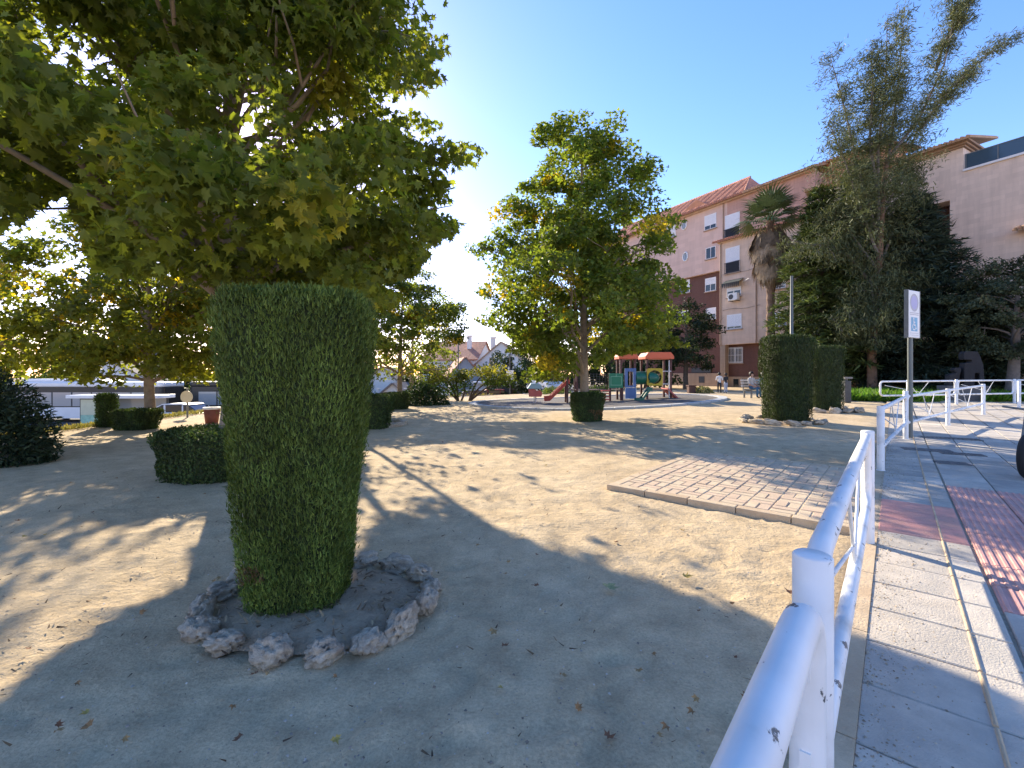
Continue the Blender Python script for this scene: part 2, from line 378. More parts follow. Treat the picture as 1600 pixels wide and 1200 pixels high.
for i in range(-4, 33):
    s = (i+.5)*TS
    for j, (t, wd) in enumerate(cols):
        x, y = ST(s, t)
        if y < .3 or abs((x)/y) > 1.42 and s < 9: continue
        if s > 9.5 and j > 6: continue
        wk = TS if wd > .3 else .19
        inred = 1.86 < s < 6.2
        if inred and j >= 2: place_piece('red_tile', redt, s, t, .012, pav); continue
        if 3.4 < s < 4.6 and j < 2: place_piece('red_tile', reds1 if j == 0 else reds2, s, t, .012, pav); continue
        if nsl < 290:
            k = random.choices(('slab', 'slab2', 'slab3'), (5, 3 if s < 3.4 else 1, 2 if s > 2.2 else .3))[0]
            place_piece('slab', slabs[(wk, k)], s, t, .012, pav); nsl += 1
st_far = MB()
for i in range(-2, 54):
    for j in range(0, 18):
        s = (i+.5)*TS
        if i < 33 and j < (9 if s < 9.5 else 7): continue
        t = (.225, .535)[j] if j < 2 else .64+TS*(j-2+.5)
        hw = .22 if j != 1 else .08
        q = []
        for ds, dt in ((-.226, -hw), (.226, -hw), (.226, hw), (-.226, hw)):
            x, y = ST(s+ds, t+dt); q.append((x, y, g1(x, y)+.012))
        st_far.add(q, [(0, 3, 2, 1)])
o = st_far.build('far_slabs', M['slab'], pav); o['kind'] = 'stuff'
# joint line between the two slab columns is a pale mortar bead; kerb strip along the sand
kb = MB()
for i in range(-6, 24):
    s0 = i*1.0; 
    if 2.8 < s0+.5 < 6.8: dz = .012
    else: dz = .02
    pts = []
    for s, t in ((s0+.004, -.13), (s0+.996, -.13), (s0+.996, .001), (s0+.004, .001)):
        x, y = ST(s, t); pts.append((x, y, g1(x, y)))
    kb.add([(p[0], p[1], p[2]-.12) for p in pts]+[(p[0], p[1], p[2]+dz) for p in pts], [(3, 2, 1, 0)[::-1], (4, 7, 6, 5)[::-1], (0, 4, 5, 1)[::-1], (1, 5, 6, 2)[::-1], (2, 6, 7, 3)[::-1], (3, 7, 4, 0)[::-1]])
kb.build('kerb_strip', M['kerb'], pav)
bd = MB()
for i in range(-4, 30):
    a = ST(i*TS+.01, .449); b = ST((i+1)*TS-.01, .449)
    bd.tube([(a[0], a[1], g1(*a)+.011), (b[0], b[1], g1(*b)+.011)], .011, 5)
bd.build('joint_bead', M['kerb'], pav)

# raised paver platform at the opening of the railings
plat = tag(bpy.data.objects.new('paved_platform', None), 'low platform of beige and pink pavers at the railing opening', kind='structure'); link(plat)
PS0, PS1, PT0, PT1, PZ = 3.12, 6.3, -2.62, -.16, .058
def stbox(mb, s0, s1, t0, t1, z0, z1):
    P = [ST(s0, t0), ST(s1, t0), ST(s1, t1), ST(s0, t1)]
    mb.add([(x, y, z0) for x, y in P]+[(x, y, z1) for x, y in P], [(0, 1, 2, 3), (7, 6, 5, 4), (4, 5, 1, 0), (5, 6, 2, 1), (6, 7, 3, 2), (7, 4, 0, 3)])
mb = MB(); stbox(mb, PS0, PS1, PT0, PT1, -.15, PZ-.007); mb.build('platform_bed', M['kerb'], plat)
def kerb_row(s0, s1, t0, t1, n):
    for k in range(n):
        mb = MB(); e = .004
        if s1-s0 > t1-t0: stbox(mb, s0+(s1-s0)*k/n+e, s0+(s1-s0)*(k+1)/n-e, t0, t1, -.14, PZ+.004+random.uniform(-.004, .004))
        else: stbox(mb, s0, s1, t0+(t1-t0)*k/n+e, t0+(t1-t0)*(k+1)/n-e, -.14, PZ+.004+random.uniform(-.004, .004))
        mb.build('kerb_stone', M['kerb'], plat, .008)
kerb_row(PS0-.12, PS0-.002, PT0-.12, PT1, 5); kerb_row(PS1+.002, PS1+.12, PT0-.12, PT1, 5); kerb_row(PS0, PS1, PT0-.12, PT0-.002, 6)
pvm = []
pw = .243
for k in ('pav1', 'pav2'):
    mb = MB(); a, b, c = pw/2-.006, pw/4-.006, .006
    mb.add([(-a, -b, -.03), (a, -b, -.03), (a, b, -.03), (-a, b, -.03), (-a, -b, -c), (a, -b, -c), (a, b, -c), (-a, b, -c), (-a+c, -b+c, 0), (a-c, -b+c, 0), (a-c, b-c, 0), (-a+c, b-c, 0)],
           [(0, 1, 5, 4), (1, 2, 6, 5), (2, 3, 7, 6), (3, 0, 4, 7), (4, 5, 9, 8), (5, 6, 10, 9), (6, 7, 11, 10), (7, 4, 8, 11), (8, 9, 10, 11)])
    me = mb.mesh('paver'); me.materials.append(M[k]); pvm.append(me)
ni = int((PS1-PS0)/pw); nj = int((PT1-PT0)/pw)
for i in range(ni):
    for j in range(nj):
        s = PS0+(i+.5)*(PS1-PS0)/ni; t = PT0+(j+.5)*(PT1-PT0)/nj
        for q in (-1, 1):
            rot = (i+j) % 2
            ds, dt = (0, q*pw/4) if not rot else (q*pw/4, 0)
            x, y = ST(s+ds, t+dt)
            o = bpy.data.objects.new('paver', pvm[1 if (q > 0) == ((i//1) % 2 == 0) else 0]); link(o, plat)
            o.location = (x, y, PZ+random.uniform(-.003, .004)); o.rotation_euler = (random.uniform(-.012, .012), random.uniform(-.012, .012), ANG_S+rot*PI/2+random.uniform(-.015, .015))

# ------------------------------------------------------------------ foliage builders
def unit(a): return a/np.maximum(np.linalg.norm(a, axis=1, keepdims=True), 1e-9)
def T_palm():
    pts = []
    for ang, r in ((-90, .16), (-55, .42), (-22, .40), (0, .72), (14, .45), (33, .52), (48, .95), (62, .50), (76, .60), (90, 1.1)):
        pts.append((math.cos(R(ang))*r, math.sin(R(ang))*r))
    out = pts + [(-x, y) for x, y in reversed(pts[1:-1])]
    V = [(0, 0, 0)] + [(x, y, .16*abs(x)-.10*max(0, y)**2) for x, y in out]
    n = len(out); return np.array(V), np.array([(0, 1+i, 1+(i+1) % n) for i in range(n)])
def T_palm_s():
    pts = [(.0, -.3), (.40, -.2), (.36, .02), (.74, .10), (.40, .27), (.62, .70), (.20, .52), (0, 1.08)]
    out = pts+[(-x, y) for x, y in reversed(pts[1:-1])]; n = len(out)
    return np.array([(0, 0, 0)]+[(x, y, .30*abs(x)**1.2-.26*max(0, y)**2) for x, y in out]), np.array([(0, 1+i, 1+(i+1) % n) for i in range(n)])
def T_rhomb(w=.34, fold=.12):
    return np.array([(0, -.5, 0), (w, .05, fold), (0, .6, -.05), (-w, .05, fold)]), np.array([(0, 1, 2), (0, 2, 3)])
def T_lobed():
    return np.array([(0, -.4, 0), (.55, -.05, .1), (.2, .1, 0), (0, .65, -.08), (-.2, .1, 0), (-.55, -.05, .1)]), np.array([(0, 1, 2), (0, 2, 4), (2, 3, 4), (0, 4, 5)])
def T_blade(w=.09, bend=.12):
    return np.array([(-w, 0, 0), (w, 0, 0), (w*.7, .6, bend*.4), (-w*.7, .6, bend*.4), (0, 1.05, bend)]), np.array([(0, 1, 2), (0, 2, 3), (3, 2, 4)])
def scatter(name, P, nrm, tip, size, tpl, colr, mat, parent=None, stuff=False):
    """one mesh of leaf-shaped faces at P"""
    TV, TF = tpl
    P = np.asarray(P, float); n = unit(np.asarray(nrm, float)); d = np.asarray(tip, float)
    d = unit(d-n*(d*n).sum(1, keepdims=True)); s = np.cross(d, n)
    k = len(TV); size = np.asarray(size, float)
    if size.ndim == 0: size = np.full(len(P), float(size))
    V = P[:, None, :] + size[:, None, None]*(TV[None, :, 0:1]*s[:, None, :] + TV[None, :, 1:2]*d[:, None, :] + TV[None, :, 2:3]*n[:, None, :])
    Fc = (TF[None, :, :] + (np.arange(len(P))*k)[:, None, None]).reshape(-1, 3)
    me = fast_mesh(V.reshape(-1, 3), Fc, name)
    a = me.color_attributes.new('leafcol', 'FLOAT_COLOR', 'POINT')
    c = np.ones((len(P)*k, 4), np.float32); c[:, :3] = np.repeat(np.asarray(colr), k, 0); a.data.foreach_set('color', c.ravel())
    o = mobj(name, me, mat, parent)
    if stuff: o['kind'] = 'stuff'
    return o
def mixcol(n, a, b, var=.25, t=None):
    t = rng.random(n) if t is None else t
    c = np.asarray(a)[None]*(1-t[:, None]) + np.asarray(b)[None]*t[:, None]
    return np.clip(c*(1+var*(rng.random((n, 1))*2-1)), .003, 1)
# sunlit ground patches: crown leaves are left out so light reaches them
def gpoly(pts): return np.array([G(*p) for p in pts])
LIT = [gpoly([(0, 860), (100, 800), (215, 822), (322, 822), (288, 905), (165, 970), (75, 1025), (0, 1095)]),
       gpoly([(575, 700), (700, 692), (1060, 715), (1340, 742), (1290, 850), (1235, 965), (1200, 970), (1000, 900), (850, 858), (762, 828), (700, 783), (640, 778), (575, 815)]),
       gpoly([(1372, 752), (1480, 755), (1600, 768), (1600, 1060), (1520, 1050), (1338, 1002), (1365, 850)]),
       gpoly([(590, 652), (650, 632), (745, 624), (752, 640), (690, 655)]),
       gpoly([(630, 648), (760, 643), (890, 650), (880, 657), (700, 660)]),
       gpoly([(1000, 652), (1190, 655), (1190, 664), (1010, 664)]),
       gpoly([(1060, 618), (1190, 618), (1190, 632), (1110, 632)]),
       gpoly([(90, 676), (180, 672), (330, 655), (330, 668), (190, 690), (80, 700)]),
       gpoly([(232, 818), (262, 768), (410, 768), (410, 818)]),  # thins the crown so sun falls on the box shrub's top
       gpoly([(1400, 664), (1600, 668), (1600, 680), (1400, 672)])]
def in_poly(P, x, y):
    c = np.zeros(len(x), bool); n = len(P); j = n-1
    for i in range(n):
        xi, yi = P[i]; xj, yj = P[j]
        m = ((yi > y) != (yj > y)) & (x < (xj-xi)*(y-yi)/((yj-yi) if abs(yj-yi) > 1e-9 else 1e-9)+xi)
        c ^= m; j = i
    return c
COT = 1/math.tan(SUN_EL)
def sunny(P, polys=LIT):
    sx = P[:, 0]+P[:, 2]*COT*math.sin(SUN_AZ); sy = P[:, 1]-P[:, 2]*COT*math.cos(SUN_AZ)
    m = np.zeros(len(P), bool)
    for q in polys: m |= in_poly(q, sx, sy)
    return m
def limb(mb, a, b, r0, r1, sag=.15, seg=5, n=6):
    a = Vector(a); b = Vector(b); pts = []; rs = []
    L = (b-a).length
    w1 = Vector((random.uniform(-1, 1), random.uniform(-1, 1), random.uniform(-.3, .6)))*L*.06
    for i in range(seg+1):
        t = i/seg
        p = a.lerp(b, t)+Vector((0, 0, sag*L*math.sin(PI*t)))+w1*math.sin(2*PI*t)
        pts.append(p); rs.append(r0*(1-t)+r1*t)
    mb.tube(pts, rs, n)
def prof_r(prof, z):
    zs = [p[0] for p in prof]; rs = [p[1] for p in prof]; return np.interp(z, zs, rs)
def broadleaf(name, label, base, h, tr, prof, ncl, nleaf, lsize, rc, tpl, green, yellow, ytend, bark, group=None, lean=(0, 0), carve=.0, limbs=40, centre=(0, 0), keep=None, big=None, flat=.62, seed=0, mat=None, lump=1.0, shade=None):
    """tapered trunk with limbs and a crown of leaf clumps inside an uneven outline (prof: height, radius)"""
    global rng
    rng = np.random.default_rng(100+seed); random.seed(100+seed)
    bx, by = base; bz = g1(bx, by)
    root = thing(name, label, 'tree', (bx, by, bz), 0, group)
    cx, cy = bx+centre[0], by+centre[1]
    z0, z1 = prof[0][0], prof[-1][0]
    # clump centres, biased to the outside of the crown
    cl = []
    lob = rng.random(8)*2*PI
    zz = np.linspace(z0, z1, 200); ww = prof_r(prof, zz)**1.5+.02; ww /= ww.sum()
    tries = 0
    while len(cl) < ncl and tries < ncl*40:
        tries += 1
        z = rng.choice(zz, p=ww); a = rng.random()*2*PI
        rr = float(prof_r(prof, z))*(1+lump*(.16*math.sin(3*a+lob[0]+1.6*z)+.13*math.sin(5*a+lob[1]-2.3*z)))
        f = rng.random()**.42
        p = np.array((cx+rr*f*math.cos(a), cy+rr*f*math.sin(a), bz+z+rng.normal()*.15))
        if keep is not None and not keep(p): continue
        cl.append(p)
    cl = np.array(cl); n = len(cl)
    k = rng.poisson(nleaf, n); idx = np.repeat(np.arange(n), k); rad = rc*(.65+.7*rng.random(n))
    d = unit(rng.normal(size=(len(idx), 3)))*(rng.random((len(idx), 1))**.45)
    d[:, 2] *= flat
    P = cl[idx] + d*rad[idx][:, None]
    P[:, 2] -= .25*rad[idx]*((d[:, 0]**2+d[:, 1]**2))
    ax = np.array((cx, cy, bz+(z0+z1)/2))
    outw = unit(P-ax)
    if shade is not None:                     # extra leaves added along the sun's path to cast the foreground shade
        polys, cnt, zlo, zhi = shade; Q = []
        for poly in polys:
            mn, mx = poly.min(0), poly.max(0); q = mn+(mx-mn)*rng.random((cnt*3, 2)); q = q[in_poly(poly, q[:, 0], q[:, 1])][:cnt]
            zq = zlo+(zhi-zlo)*rng.random(len(q)); Q.append(np.stack([q[:, 0]-zq*COT*math.sin(SUN_AZ), q[:, 1]+zq*COT*math.cos(SUN_AZ), zq], -1))
        Q = np.concatenate(Q); rr = np.hypot(Q[:, 0]-cx, Q[:, 1]-cy); Q = Q[rr < prof_r(prof, Q[:, 2]-bz)*1.12]
        P = np.concatenate([P, Q]); idx = np.concatenate([idx, rng.integers(0, n, len(Q))]); outw = unit(P-ax)
    if carve > 0:
        kill = sunny(P-np.array((0, 0, 0))) & (rng.random(len(P)) < carve)
        P = P[~kill]; idx = idx[~kill]; outw = outw[~kill]
    if keep is not None:
        m = keep(P.T); P = P[m]; idx = idx[m]; outw = outw[m]
    m = len(P)
    nrm = rng.normal(size=(m, 3))*.55 + outw*.35 + np.array((0, 0, .65))
    tip = outw*.6 + rng.normal(size=(m, 3))*.6 + np.array((0, 0, -.55))
    clt = rng.random(n)
    yt = np.clip((clt[idx] < ytend)*(.55+.4*rng.random(m)) + .18*rng.random(m), 0, 1)
    c = mixcol(m, green, yellow, .28, yt)
    c *= (.8+.4*rng.random(n))[idx][:, None]
    sz = lsize*(.6+.65*rng.random(m))
    # wood
    mb = MB(); th = h*.86
    pts = []; rs = []
    for i in range(9):
        t = i/8
        pts.append((lean[0]*t+.06*math.sin(3*t+seed)*(t > 0), lean[1]*t+.05*math.sin(4*t+seed)*(t > 0), -.15+t*th)); rs.append(tr*(1.25 if i == 0 else 1)*(1-.82*t))
    mb.tube(pts, rs, 12)
    mb.build('trunk', bark, root)
    mb = MB()
    order = rng.permutation(n)[:limbs]
    for i in order:
        q = cl[i]-np.array((bx, by, bz))
        if keep is not None and not all(keep(np.array((bx, by, bz+z0))*(1-f)+cl[i]*f-np.array((0, 0, .25))) for f in (.45, .65, .85)): continue
        hh = max(z0*.95, min(th*.93, q[2]-math.hypot(q[0], q[1])*.55)); t = hh/th
        a = (lean[0]*t, lean[1]*t, hh); r0 = max(.02, tr*(1-.82*t)*.42)
        limb(mb, a, q, r0, .012, .06)
        for _ in range(2):
            e = q+rng.normal(size=3)*rc*.7; limb(mb, q*.75+np.array(a)*.25, e, r0*.4, .006, .02, 3, 4)
    mb.build('branches', bark, root)
    lm = mat or M['leaf']
    loc = np.array((bx, by, bz))
    if big:
        sc = -P[:, 1]*1.0/np.maximum(sz, .01)*1.0        # nearest, largest in view
        vis = (np.abs(P[:, 0]/np.maximum(P[:, 1], .3)) < 1.12) & (P[:, 1] > .6) & (((P[:, 2]-1.5)/np.maximum(P[:, 1], .3)) < .82)
        sc = np.where(vis, sz/np.maximum(P[:, 1], .3), 0)
        top = np.argsort(-sc)[:big]; rest = np.ones(m, bool); rest[top] = False
        TV, TF = tpl
        protos = []
        for q in range(8):
            V = TV.copy()*np.array((1, 1, 1)); V[:, 2] += .05*rng.normal(size=len(V))
            me = fast_mesh(V, TF, 'leaf'); a = me.color_attributes.new('leafcol', 'FLOAT_COLOR', 'POINT')
            cc = np.ones((len(V), 4), np.float32); cc[:, :3] = mixcol(1, green, yellow, .25, np.array([q/8*.7]))[0]; a.data.foreach_set('color', cc.ravel()); me.materials.append(lm); protos.append(me)
        for i in top:
            nn = Vector(nrm[i]).normalized(); dd = Vector(tip[i]); dd = (dd-nn*dd.dot(nn)).normalized(); sd = dd.cross(nn); p = P[i]-loc; z = sz[i]
            o = bpy.data.objects.new('leaf', protos[min(7, int(yt[i]*8*.9+rng.random()*1.2))]); link(o, root)
            o.matrix_local = Matrix(((sd.x*z, dd.x*z, nn.x*z, p[0]), (sd.y*z, dd.y*z, nn.y*z, p[1]), (sd.z*z, dd.z*z, nn.z*z, p[2]), (0, 0, 0, 1)))
        P, nrm, tip, sz, c = P[rest], nrm[rest], tip[rest], sz[rest], c[rest]
    scatter('crown', P-loc, nrm, tip, sz, tpl, c, lm, root, stuff=True)
    return root
GREEN = (.105, .145, .030); YEL = (.40, .31, .03)
PALM_T = T_palm(); PALM_S = T_palm_s(); LOB = T_lobed(); RH = T_rhomb()

# ------------------------------------------------------------------ clipped hedges
def hedge_shape(cx, cy, zb, h, w0, w1, ratio, ex, n, rng_):
    """random points and normals on a tapering rounded block; base width w0, top width w1, depth = ratio * width"""
    per_side = 4*h*(w0+w1)/2*(1+ratio)/2; top = w1*w1*ratio
    nt_ = int(n*top/(per_side+top)); nside = n-nt_
    u = rng_.random(nside)*2*PI; v = rng_.random(nside)
    c, s = np.cos(u), np.sin(u); r = (np.abs(c)**ex+np.abs(s)**ex)**(-1/ex)
    rnd = np.where(v > .93, 1-.16*((v-.93)/.07)**2, 1.0)*np.where(v < .05, .93+.07*v/.05, 1)
    hw = (w0+(w1-w0)*v**.85)/2*rnd*(1+.028*np.sin(7*u+5*v)+.022*np.sin(11*v+3*u)+.05*vnoise(u*1.3+20, v*5+20, 17, 1.0)+.04*vnoise(u*3+20, v*11+20, 18, 1.0))
    P = np.stack([r*c*hw, r*s*hw*ratio, v*h], -1)
    nn = np.stack([np.sign(c)*np.abs(c)**(ex-1), np.sign(s)*np.abs(s)**(ex-1), np.full(nside, (w0-w1)/(2*h))], -1); nn = unit(nn)
    a = rng_.random(nt_)*2*PI; f = np.sqrt(rng_.random(nt_)); c, s = np.cos(a), np.sin(a); r = (np.abs(c)**ex+np.abs(s)**ex)**(-1/ex)*f*.9
    Q = np.stack([r*c*w1/2, r*s*w1/2*ratio, h-.03*f**4+.015*rng_.normal(size=nt_)], -1)
    nq = unit(np.stack([.25*c, .25*s, np.ones(nt_)], -1))
    return np.concatenate([P, Q]), np.concatenate([nn, nq])
def hedge(name, label, x, y, h, w0, w1, n, blade, ratio=1.0, ex=4.0, rz=0.0, col=((.035, .07, .014), (.075, .12, .028)), tpl=None, group=None, cat='hedge', upw=.9, brown=.0, seed=1):
    r_ = np.random.default_rng(500+seed)
    zb = g1(x, y)
    root = thing(name, label, cat, (x, y, zb-.03), rz, group)
    P, nn = hedge_shape(0, 0, 0, h, w0, w1, ratio, ex, n, r_)
    P = P - nn*(r_.random((n, 1))**2*.10) + nn*((r_.random((n, 1)) < .04)*r_.random((n, 1))*.03) + r_.normal(size=(n, 3))*.006
    tip = nn*.55+np.array((0, 0, upw))+r_.normal(size=(n, 3))*.38
    nr = nn+r_.normal(size=(n, 3))*.8
    t = r_.random(n)
    c = np.asarray(col[0])[None]*(1-t[:, None])+np.asarray(col[1])[None]*t[:, None]
    c *= (.75+.5*r_.random((n, 1)))
    c *= (1+.8*np.stack([vnoise(P[:, 0]*3+P[:, 1]*2+40, P[:, 2]*2.2+40, seed+3, 2.0)]*3, -1))
    if brown:
        bz = (vnoise(P[:, 0]*3+60, P[:, 2]*3+P[:, 1]+60, seed+9, 1.6) > .22) & (P[:, 2] < h*.45) & (r_.random(n) < brown)
        c[bz] = np.array((.17, .10, .045))*(.7+.6*r_.random((bz.sum(), 1)))
    c = np.clip(c, .004, 1)
    scatter('foliage', P, nr, tip, blade*(.55+.8*r_.random(n)), tpl or T_blade(.16, .1), c, M['hedge'], root, stuff=True)
    # leafy inner mass so that nothing shows through
    mb = MB(); rings = 9; seg = 28; V = []
    for i in range(rings):
        v = i/(rings-1); hw = (w0+(w1-w0)*v**.85)/2*.93-.03
        if i == rings-1: hw *= .9
        for k in range(seg):
            a = 2*PI*k/seg; c_, s_ = math.cos(a), math.sin(a); q = (abs(c_)**ex+abs(s_)**ex)**(-1/ex)
            V.append((q*c_*hw, q*s_*hw*ratio, v*(h-.05)))
    Fs = [(i*seg+k, i*seg+(k+1) % seg, (i+1)*seg+(k+1) % seg, (i+1)*seg+k) for i in range(rings-1) for k in range(seg)]+[tuple(range((rings-1)*seg, rings*seg))]
    mb.add(V, Fs); mb.build('twig_core', MATS.get('twig') or pm('twig', (.032, .045, .016), .95, .4, 30, .5, 60), root)
    return root
# ------------------------------------------------------------------ stones
STONES = []
stone_m = pm('pale_limestone', (.60, .51, .385), .95, .3, 2.6, 1.0, 11, dirt=(.27, .205, .15))
for q in range(7):
    bm = bmesh.new(); bmesh.ops.create_icosphere(bm, subdivisions=4, radius=1)
    off = Vector((q*7.1, q*3.3, 0))
    for v in bm.verts:
        p = v.co.normalized()
        d = .34*noise.noise(p*1.3+off)+.24*noise.noise(p*3.1+off)+.17*abs(noise.noise(p*6.5+off))+.09*noise.noise(p*13+off)
        pit = max(0, noise.noise(p*4.3+off*2)-.18)*.8+max(0, noise.noise(p*8+off)-.25)*.4
        v.co = p*(1+d-pit)
    me = bpy.data.meshes.new('stone'); bm.to_mesh(me); bm.free(); smooth(me); me.materials.append(stone_m); STONES.append(me)
def stone_ring(label, cx, cy, rx, ry, n, size, group, skip=(), seed=0, rot=0.0):
    r_ = random.Random(seed+900)
    root = thing('stone_border', label, 'stone border', (cx, cy, g1(cx, cy)), rot, group)
    mb = MB(); m = 36
    V = [(0, 0, .035)]+[(rx*.93*f*math.cos(2*PI*k/m), ry*.93*f*math.sin(2*PI*k/m), (.03 if f < .8 else -.02)+r_.uniform(-.012, .012)) for f in (.45, .75, 1) for k in range(m)]
    Fs = [(0, 1+k, 1+(k+1) % m) for k in range(m)]+[(1+i*m+k, 1+(i+1)*m+k, 1+(i+1)*m+(k+1) % m, 1+i*m+(k+1) % m) for i in range(2) for k in range(m)]
    mb.add(V, Fs, True); mb.build('soil', M['soil'], root)
    q2 = np.random.default_rng(seed+50); nn_ = 420; f_ = np.sqrt(q2.random(nn_))*.9; a_ = q2.random(nn_)*2*PI
    scatter('dry_needles', np.stack([rx*f_*np.cos(a_), ry*f_*np.sin(a_), np.full(nn_, .045)], -1), np.tile((0, 0, 1.0), (nn_, 1))+q2.normal(size=(nn_, 3))*.35, np.stack([q2.normal(size=nn_), q2.normal(size=nn_), np.zeros(nn_)], -1), .02+.04*q2.random(nn_), T_blade(.14, .2), mixcol(nn_, (.10, .065, .04), (.36, .26, .15), .3), MATS.get('litter') or leafmat('litter', 0, .9), root, stuff=True)
    for k in range(n):
        if k in skip: continue
        a = 2*PI*(k+r_.uniform(-.18, .18))/n
        o = bpy.data.objects.new('stone', r_.choice(STONES)); link(o, root)
        lx = PI*(rx+ry)/n*.50*r_.uniform(.62, 1.1)
        o.location = (rx*math.cos(a)*r_.uniform(.94, 1.05), ry*math.sin(a)*r_.uniform(.94, 1.05), size*r_.uniform(.12, .28))
        tang = math.atan2(ry*math.cos(a), -rx*math.sin(a))
        o.rotation_euler = (r_.uniform(-.25, .25), r_.uniform(-.2, .2), tang+r_.uniform(-.3, .3))
        o.scale = (lx, size*r_.uniform(.55, .9), size*r_.uniform(.42, .82))
    return root

# ================================================================== near hedge with its ring of stones
hedge('clipped_hedge', 'tall dark green clipped cypress column in front, inside the large stone ring', -1.405, 3.02, 2.04, .55, .945, 120000, .029, .92, 3.6, .12, tpl=T_blade(.11, .06), upw=1.8, brown=.5, seed=1, col=((.05, .082, .013), (.165, .225, .045)))
stone_ring('oval ring of pitted pale stones round the foot of the tall front hedge', -1.25, 3.0, .73, .60, 16, .105, 'stone rings round the hedges', seed=1, rot=-.12)
# ================================================================== other clipped hedges and shrubs
DK = ((.03, .055, .013), (.075, .11, .028))
def px_hedge(label, px, py, wpx, top, n, blade, taper=1.0, ratio=.9, dy=.5, **kw):
    x, y = G(px, py); wd = wpx*y/F; z = EYE-(top-HZ)*y/F - g1(x, y)
    return hedge('clipped_shrub' if kw.pop('shrub', True) else 'clipped_hedge', label, x*(1+dy*wd/y), y+dy*wd*ratio, z, wd*taper, wd, n, blade, ratio, **kw)
px_hedge('box shrub clipped flat round the trunk of the big front tree', 338, 760, 160, 674, 15000, .035, .78, .85, .5, tpl=RH, col=DK, seed=2, ex=3.5, cat='shrub')
px_hedge('square clipped shrub in a stone ring right behind the tall front hedge', 575, 672, 82, 616, 9000, .045, .85, .9, .5, tpl=RH, col=DK, seed=3, cat='shrub')
stone_ring('low stone ring under the square shrub behind the tall front hedge', *[a*1.06 for a in G(577, 668)], 1.05, .95, 16, .12, 'stone rings round the hedges', seed=2)
px_hedge('clipped shrub round the thin plane tree left of the street lamp', 620, 640, 42, 613, 6000, .05, .82, .9, .5, tpl=RH, col=DK, seed=4, cat='shrub')
px_hedge('tapered box shrub with brown dry side at the foot of the middle tree', 917, 659, 54, 613, 8000, .045, .8, .9, .45, tpl=RH, col=DK, seed=5, brown=1.0, cat='shrub')
px_hedge('wide clipped shrub round the left tree at the park edge', 219, 673, 64, 640, 7000, .05, .8, .8, .5, tpl=RH, col=DK, seed=6, cat='shrub')
px_hedge('narrow dark hedge column in front of the bus shelter', 168, 668, 25, 615, 6000, .05, .95, .9, .5, tpl=T_blade(.2), col=((.03, .06, .012), (.06, .10, .02)), seed=7, shrub=False)
px_hedge('tall clipped cypress block, the nearer of the two on the right', 1226, 662, 70, 523, 20000, .06, .86, .9, .5, tpl=T_blade(.16), seed=8, upw=1.6, col=((.018, .036, .010), (.05, .075, .02)), shrub=False)  # both right blocks: greens darkened to hold the shade on their front
px_hedge('tall clipped cypress block standing behind the nearer right one', 1283, 643, 54, 540, 14000, .06, .9, .9, .5, tpl=T_blade(.16), seed=9, upw=1.6, col=((.018, .036, .010), (.05, .075, .02)), shrub=False)
x, y = G(1224, 662); stone_ring('low stone ring under the nearer right cypress block', x*1.03, y*1.035, 1.1, .85, 14, .13, 'stone rings round the hedges', seed=3)
x, y = G(1284, 643); stone_ring('low stone ring under the farther right cypress block', x*1.03, y*1.03, 1.15, .95, 14, .15, 'stone rings round the hedges', seed=4)
# dark loose bush at the left edge
def bush(name, label, x, y, rx, ry, h, n, leaf, tpl, col, group=None, cat='bush', seed=0, mat=None):
    r_ = np.random.default_rng(700+seed); zb = g1(x, y)
    root = thing(name, label, cat, (x, y, zb), 0, group)
    d = unit(r_.normal(size=(n, 3))); d[:, 2] = np.abs(d[:, 2])*1.0-.12
    lump = 1+.13*np.sin(4*np.arctan2(d[:, 1], d[:, 0])+seed)+.10*np.sin(7*d[:, 2]+3*d[:, 0]*4+seed)
    P = d*np.array((rx, ry, h))*lump[:, None]*(.72+.32*r_.random((n, 1))**.6); P[:, 2] = np.maximum(P[:, 2], .02)
    tip = d+r_.normal(size=(n, 3))*.5+np.array((0, 0, .1)); nr = d*.4+np.array((0, 0, .5))+r_.normal(size=(n, 3))*.6
    scatter('foliage', P, nr, tip, leaf*(.6+.8*r_.random(n)), tpl, mixcol(n, col[0], col[1], .3), mat or M['hedge'], root, stuff=True)
    mb = MB()
    for k in range(9):
        a = r_.random()*2*PI; limb(mb, (.1*math.cos(a), .1*math.sin(a), 0), (rx*.7*math.cos(a), ry*.7*math.sin(a), h*(.4+.45*r_.random())), .03, .008)
    mb.build('stems', M['barkd'], root)
    return root
bush('dark_bush', 'big loose dark green bush at the left edge of the photo', -9.95, 7.6, 1.75, 1.5, 1.9, 34000, .075, T_blade(.2, .1), ((.014, .028, .012), (.045, .065, .03)), seed=1)
bush('dark_bush', 'rounded dark green bush on the far edge left of the small citrus tree', *G(660, 632), 1.1, 1.0, 1.05, 3500, .11, RH, ((.02, .045, .014), (.05, .085, .025)), seed=2)
bush('low_bush', 'pale flowering plant by the wall under the dark tree', *G(1097, 614), .55, .45, .42, 500, .12, RH, ((.16, .17, .05), (.42, .36, .16)), seed=3)
for i, (px, py, r, hh, lb) in enumerate(((868, 606, 1.1, .55, 'lime green low bush seen under the red slide'), (936, 608, 1.0, .45, 'lime green low bush seen behind the box shrub of the middle tree'))):
    x, y = ray(px, py, 33)[:2]
    bush('low_bush', lb, x, y, r, .6, hh, 900, .12, RH, ((.13, .20, .03), (.28, .33, .06)), seed=10+i)

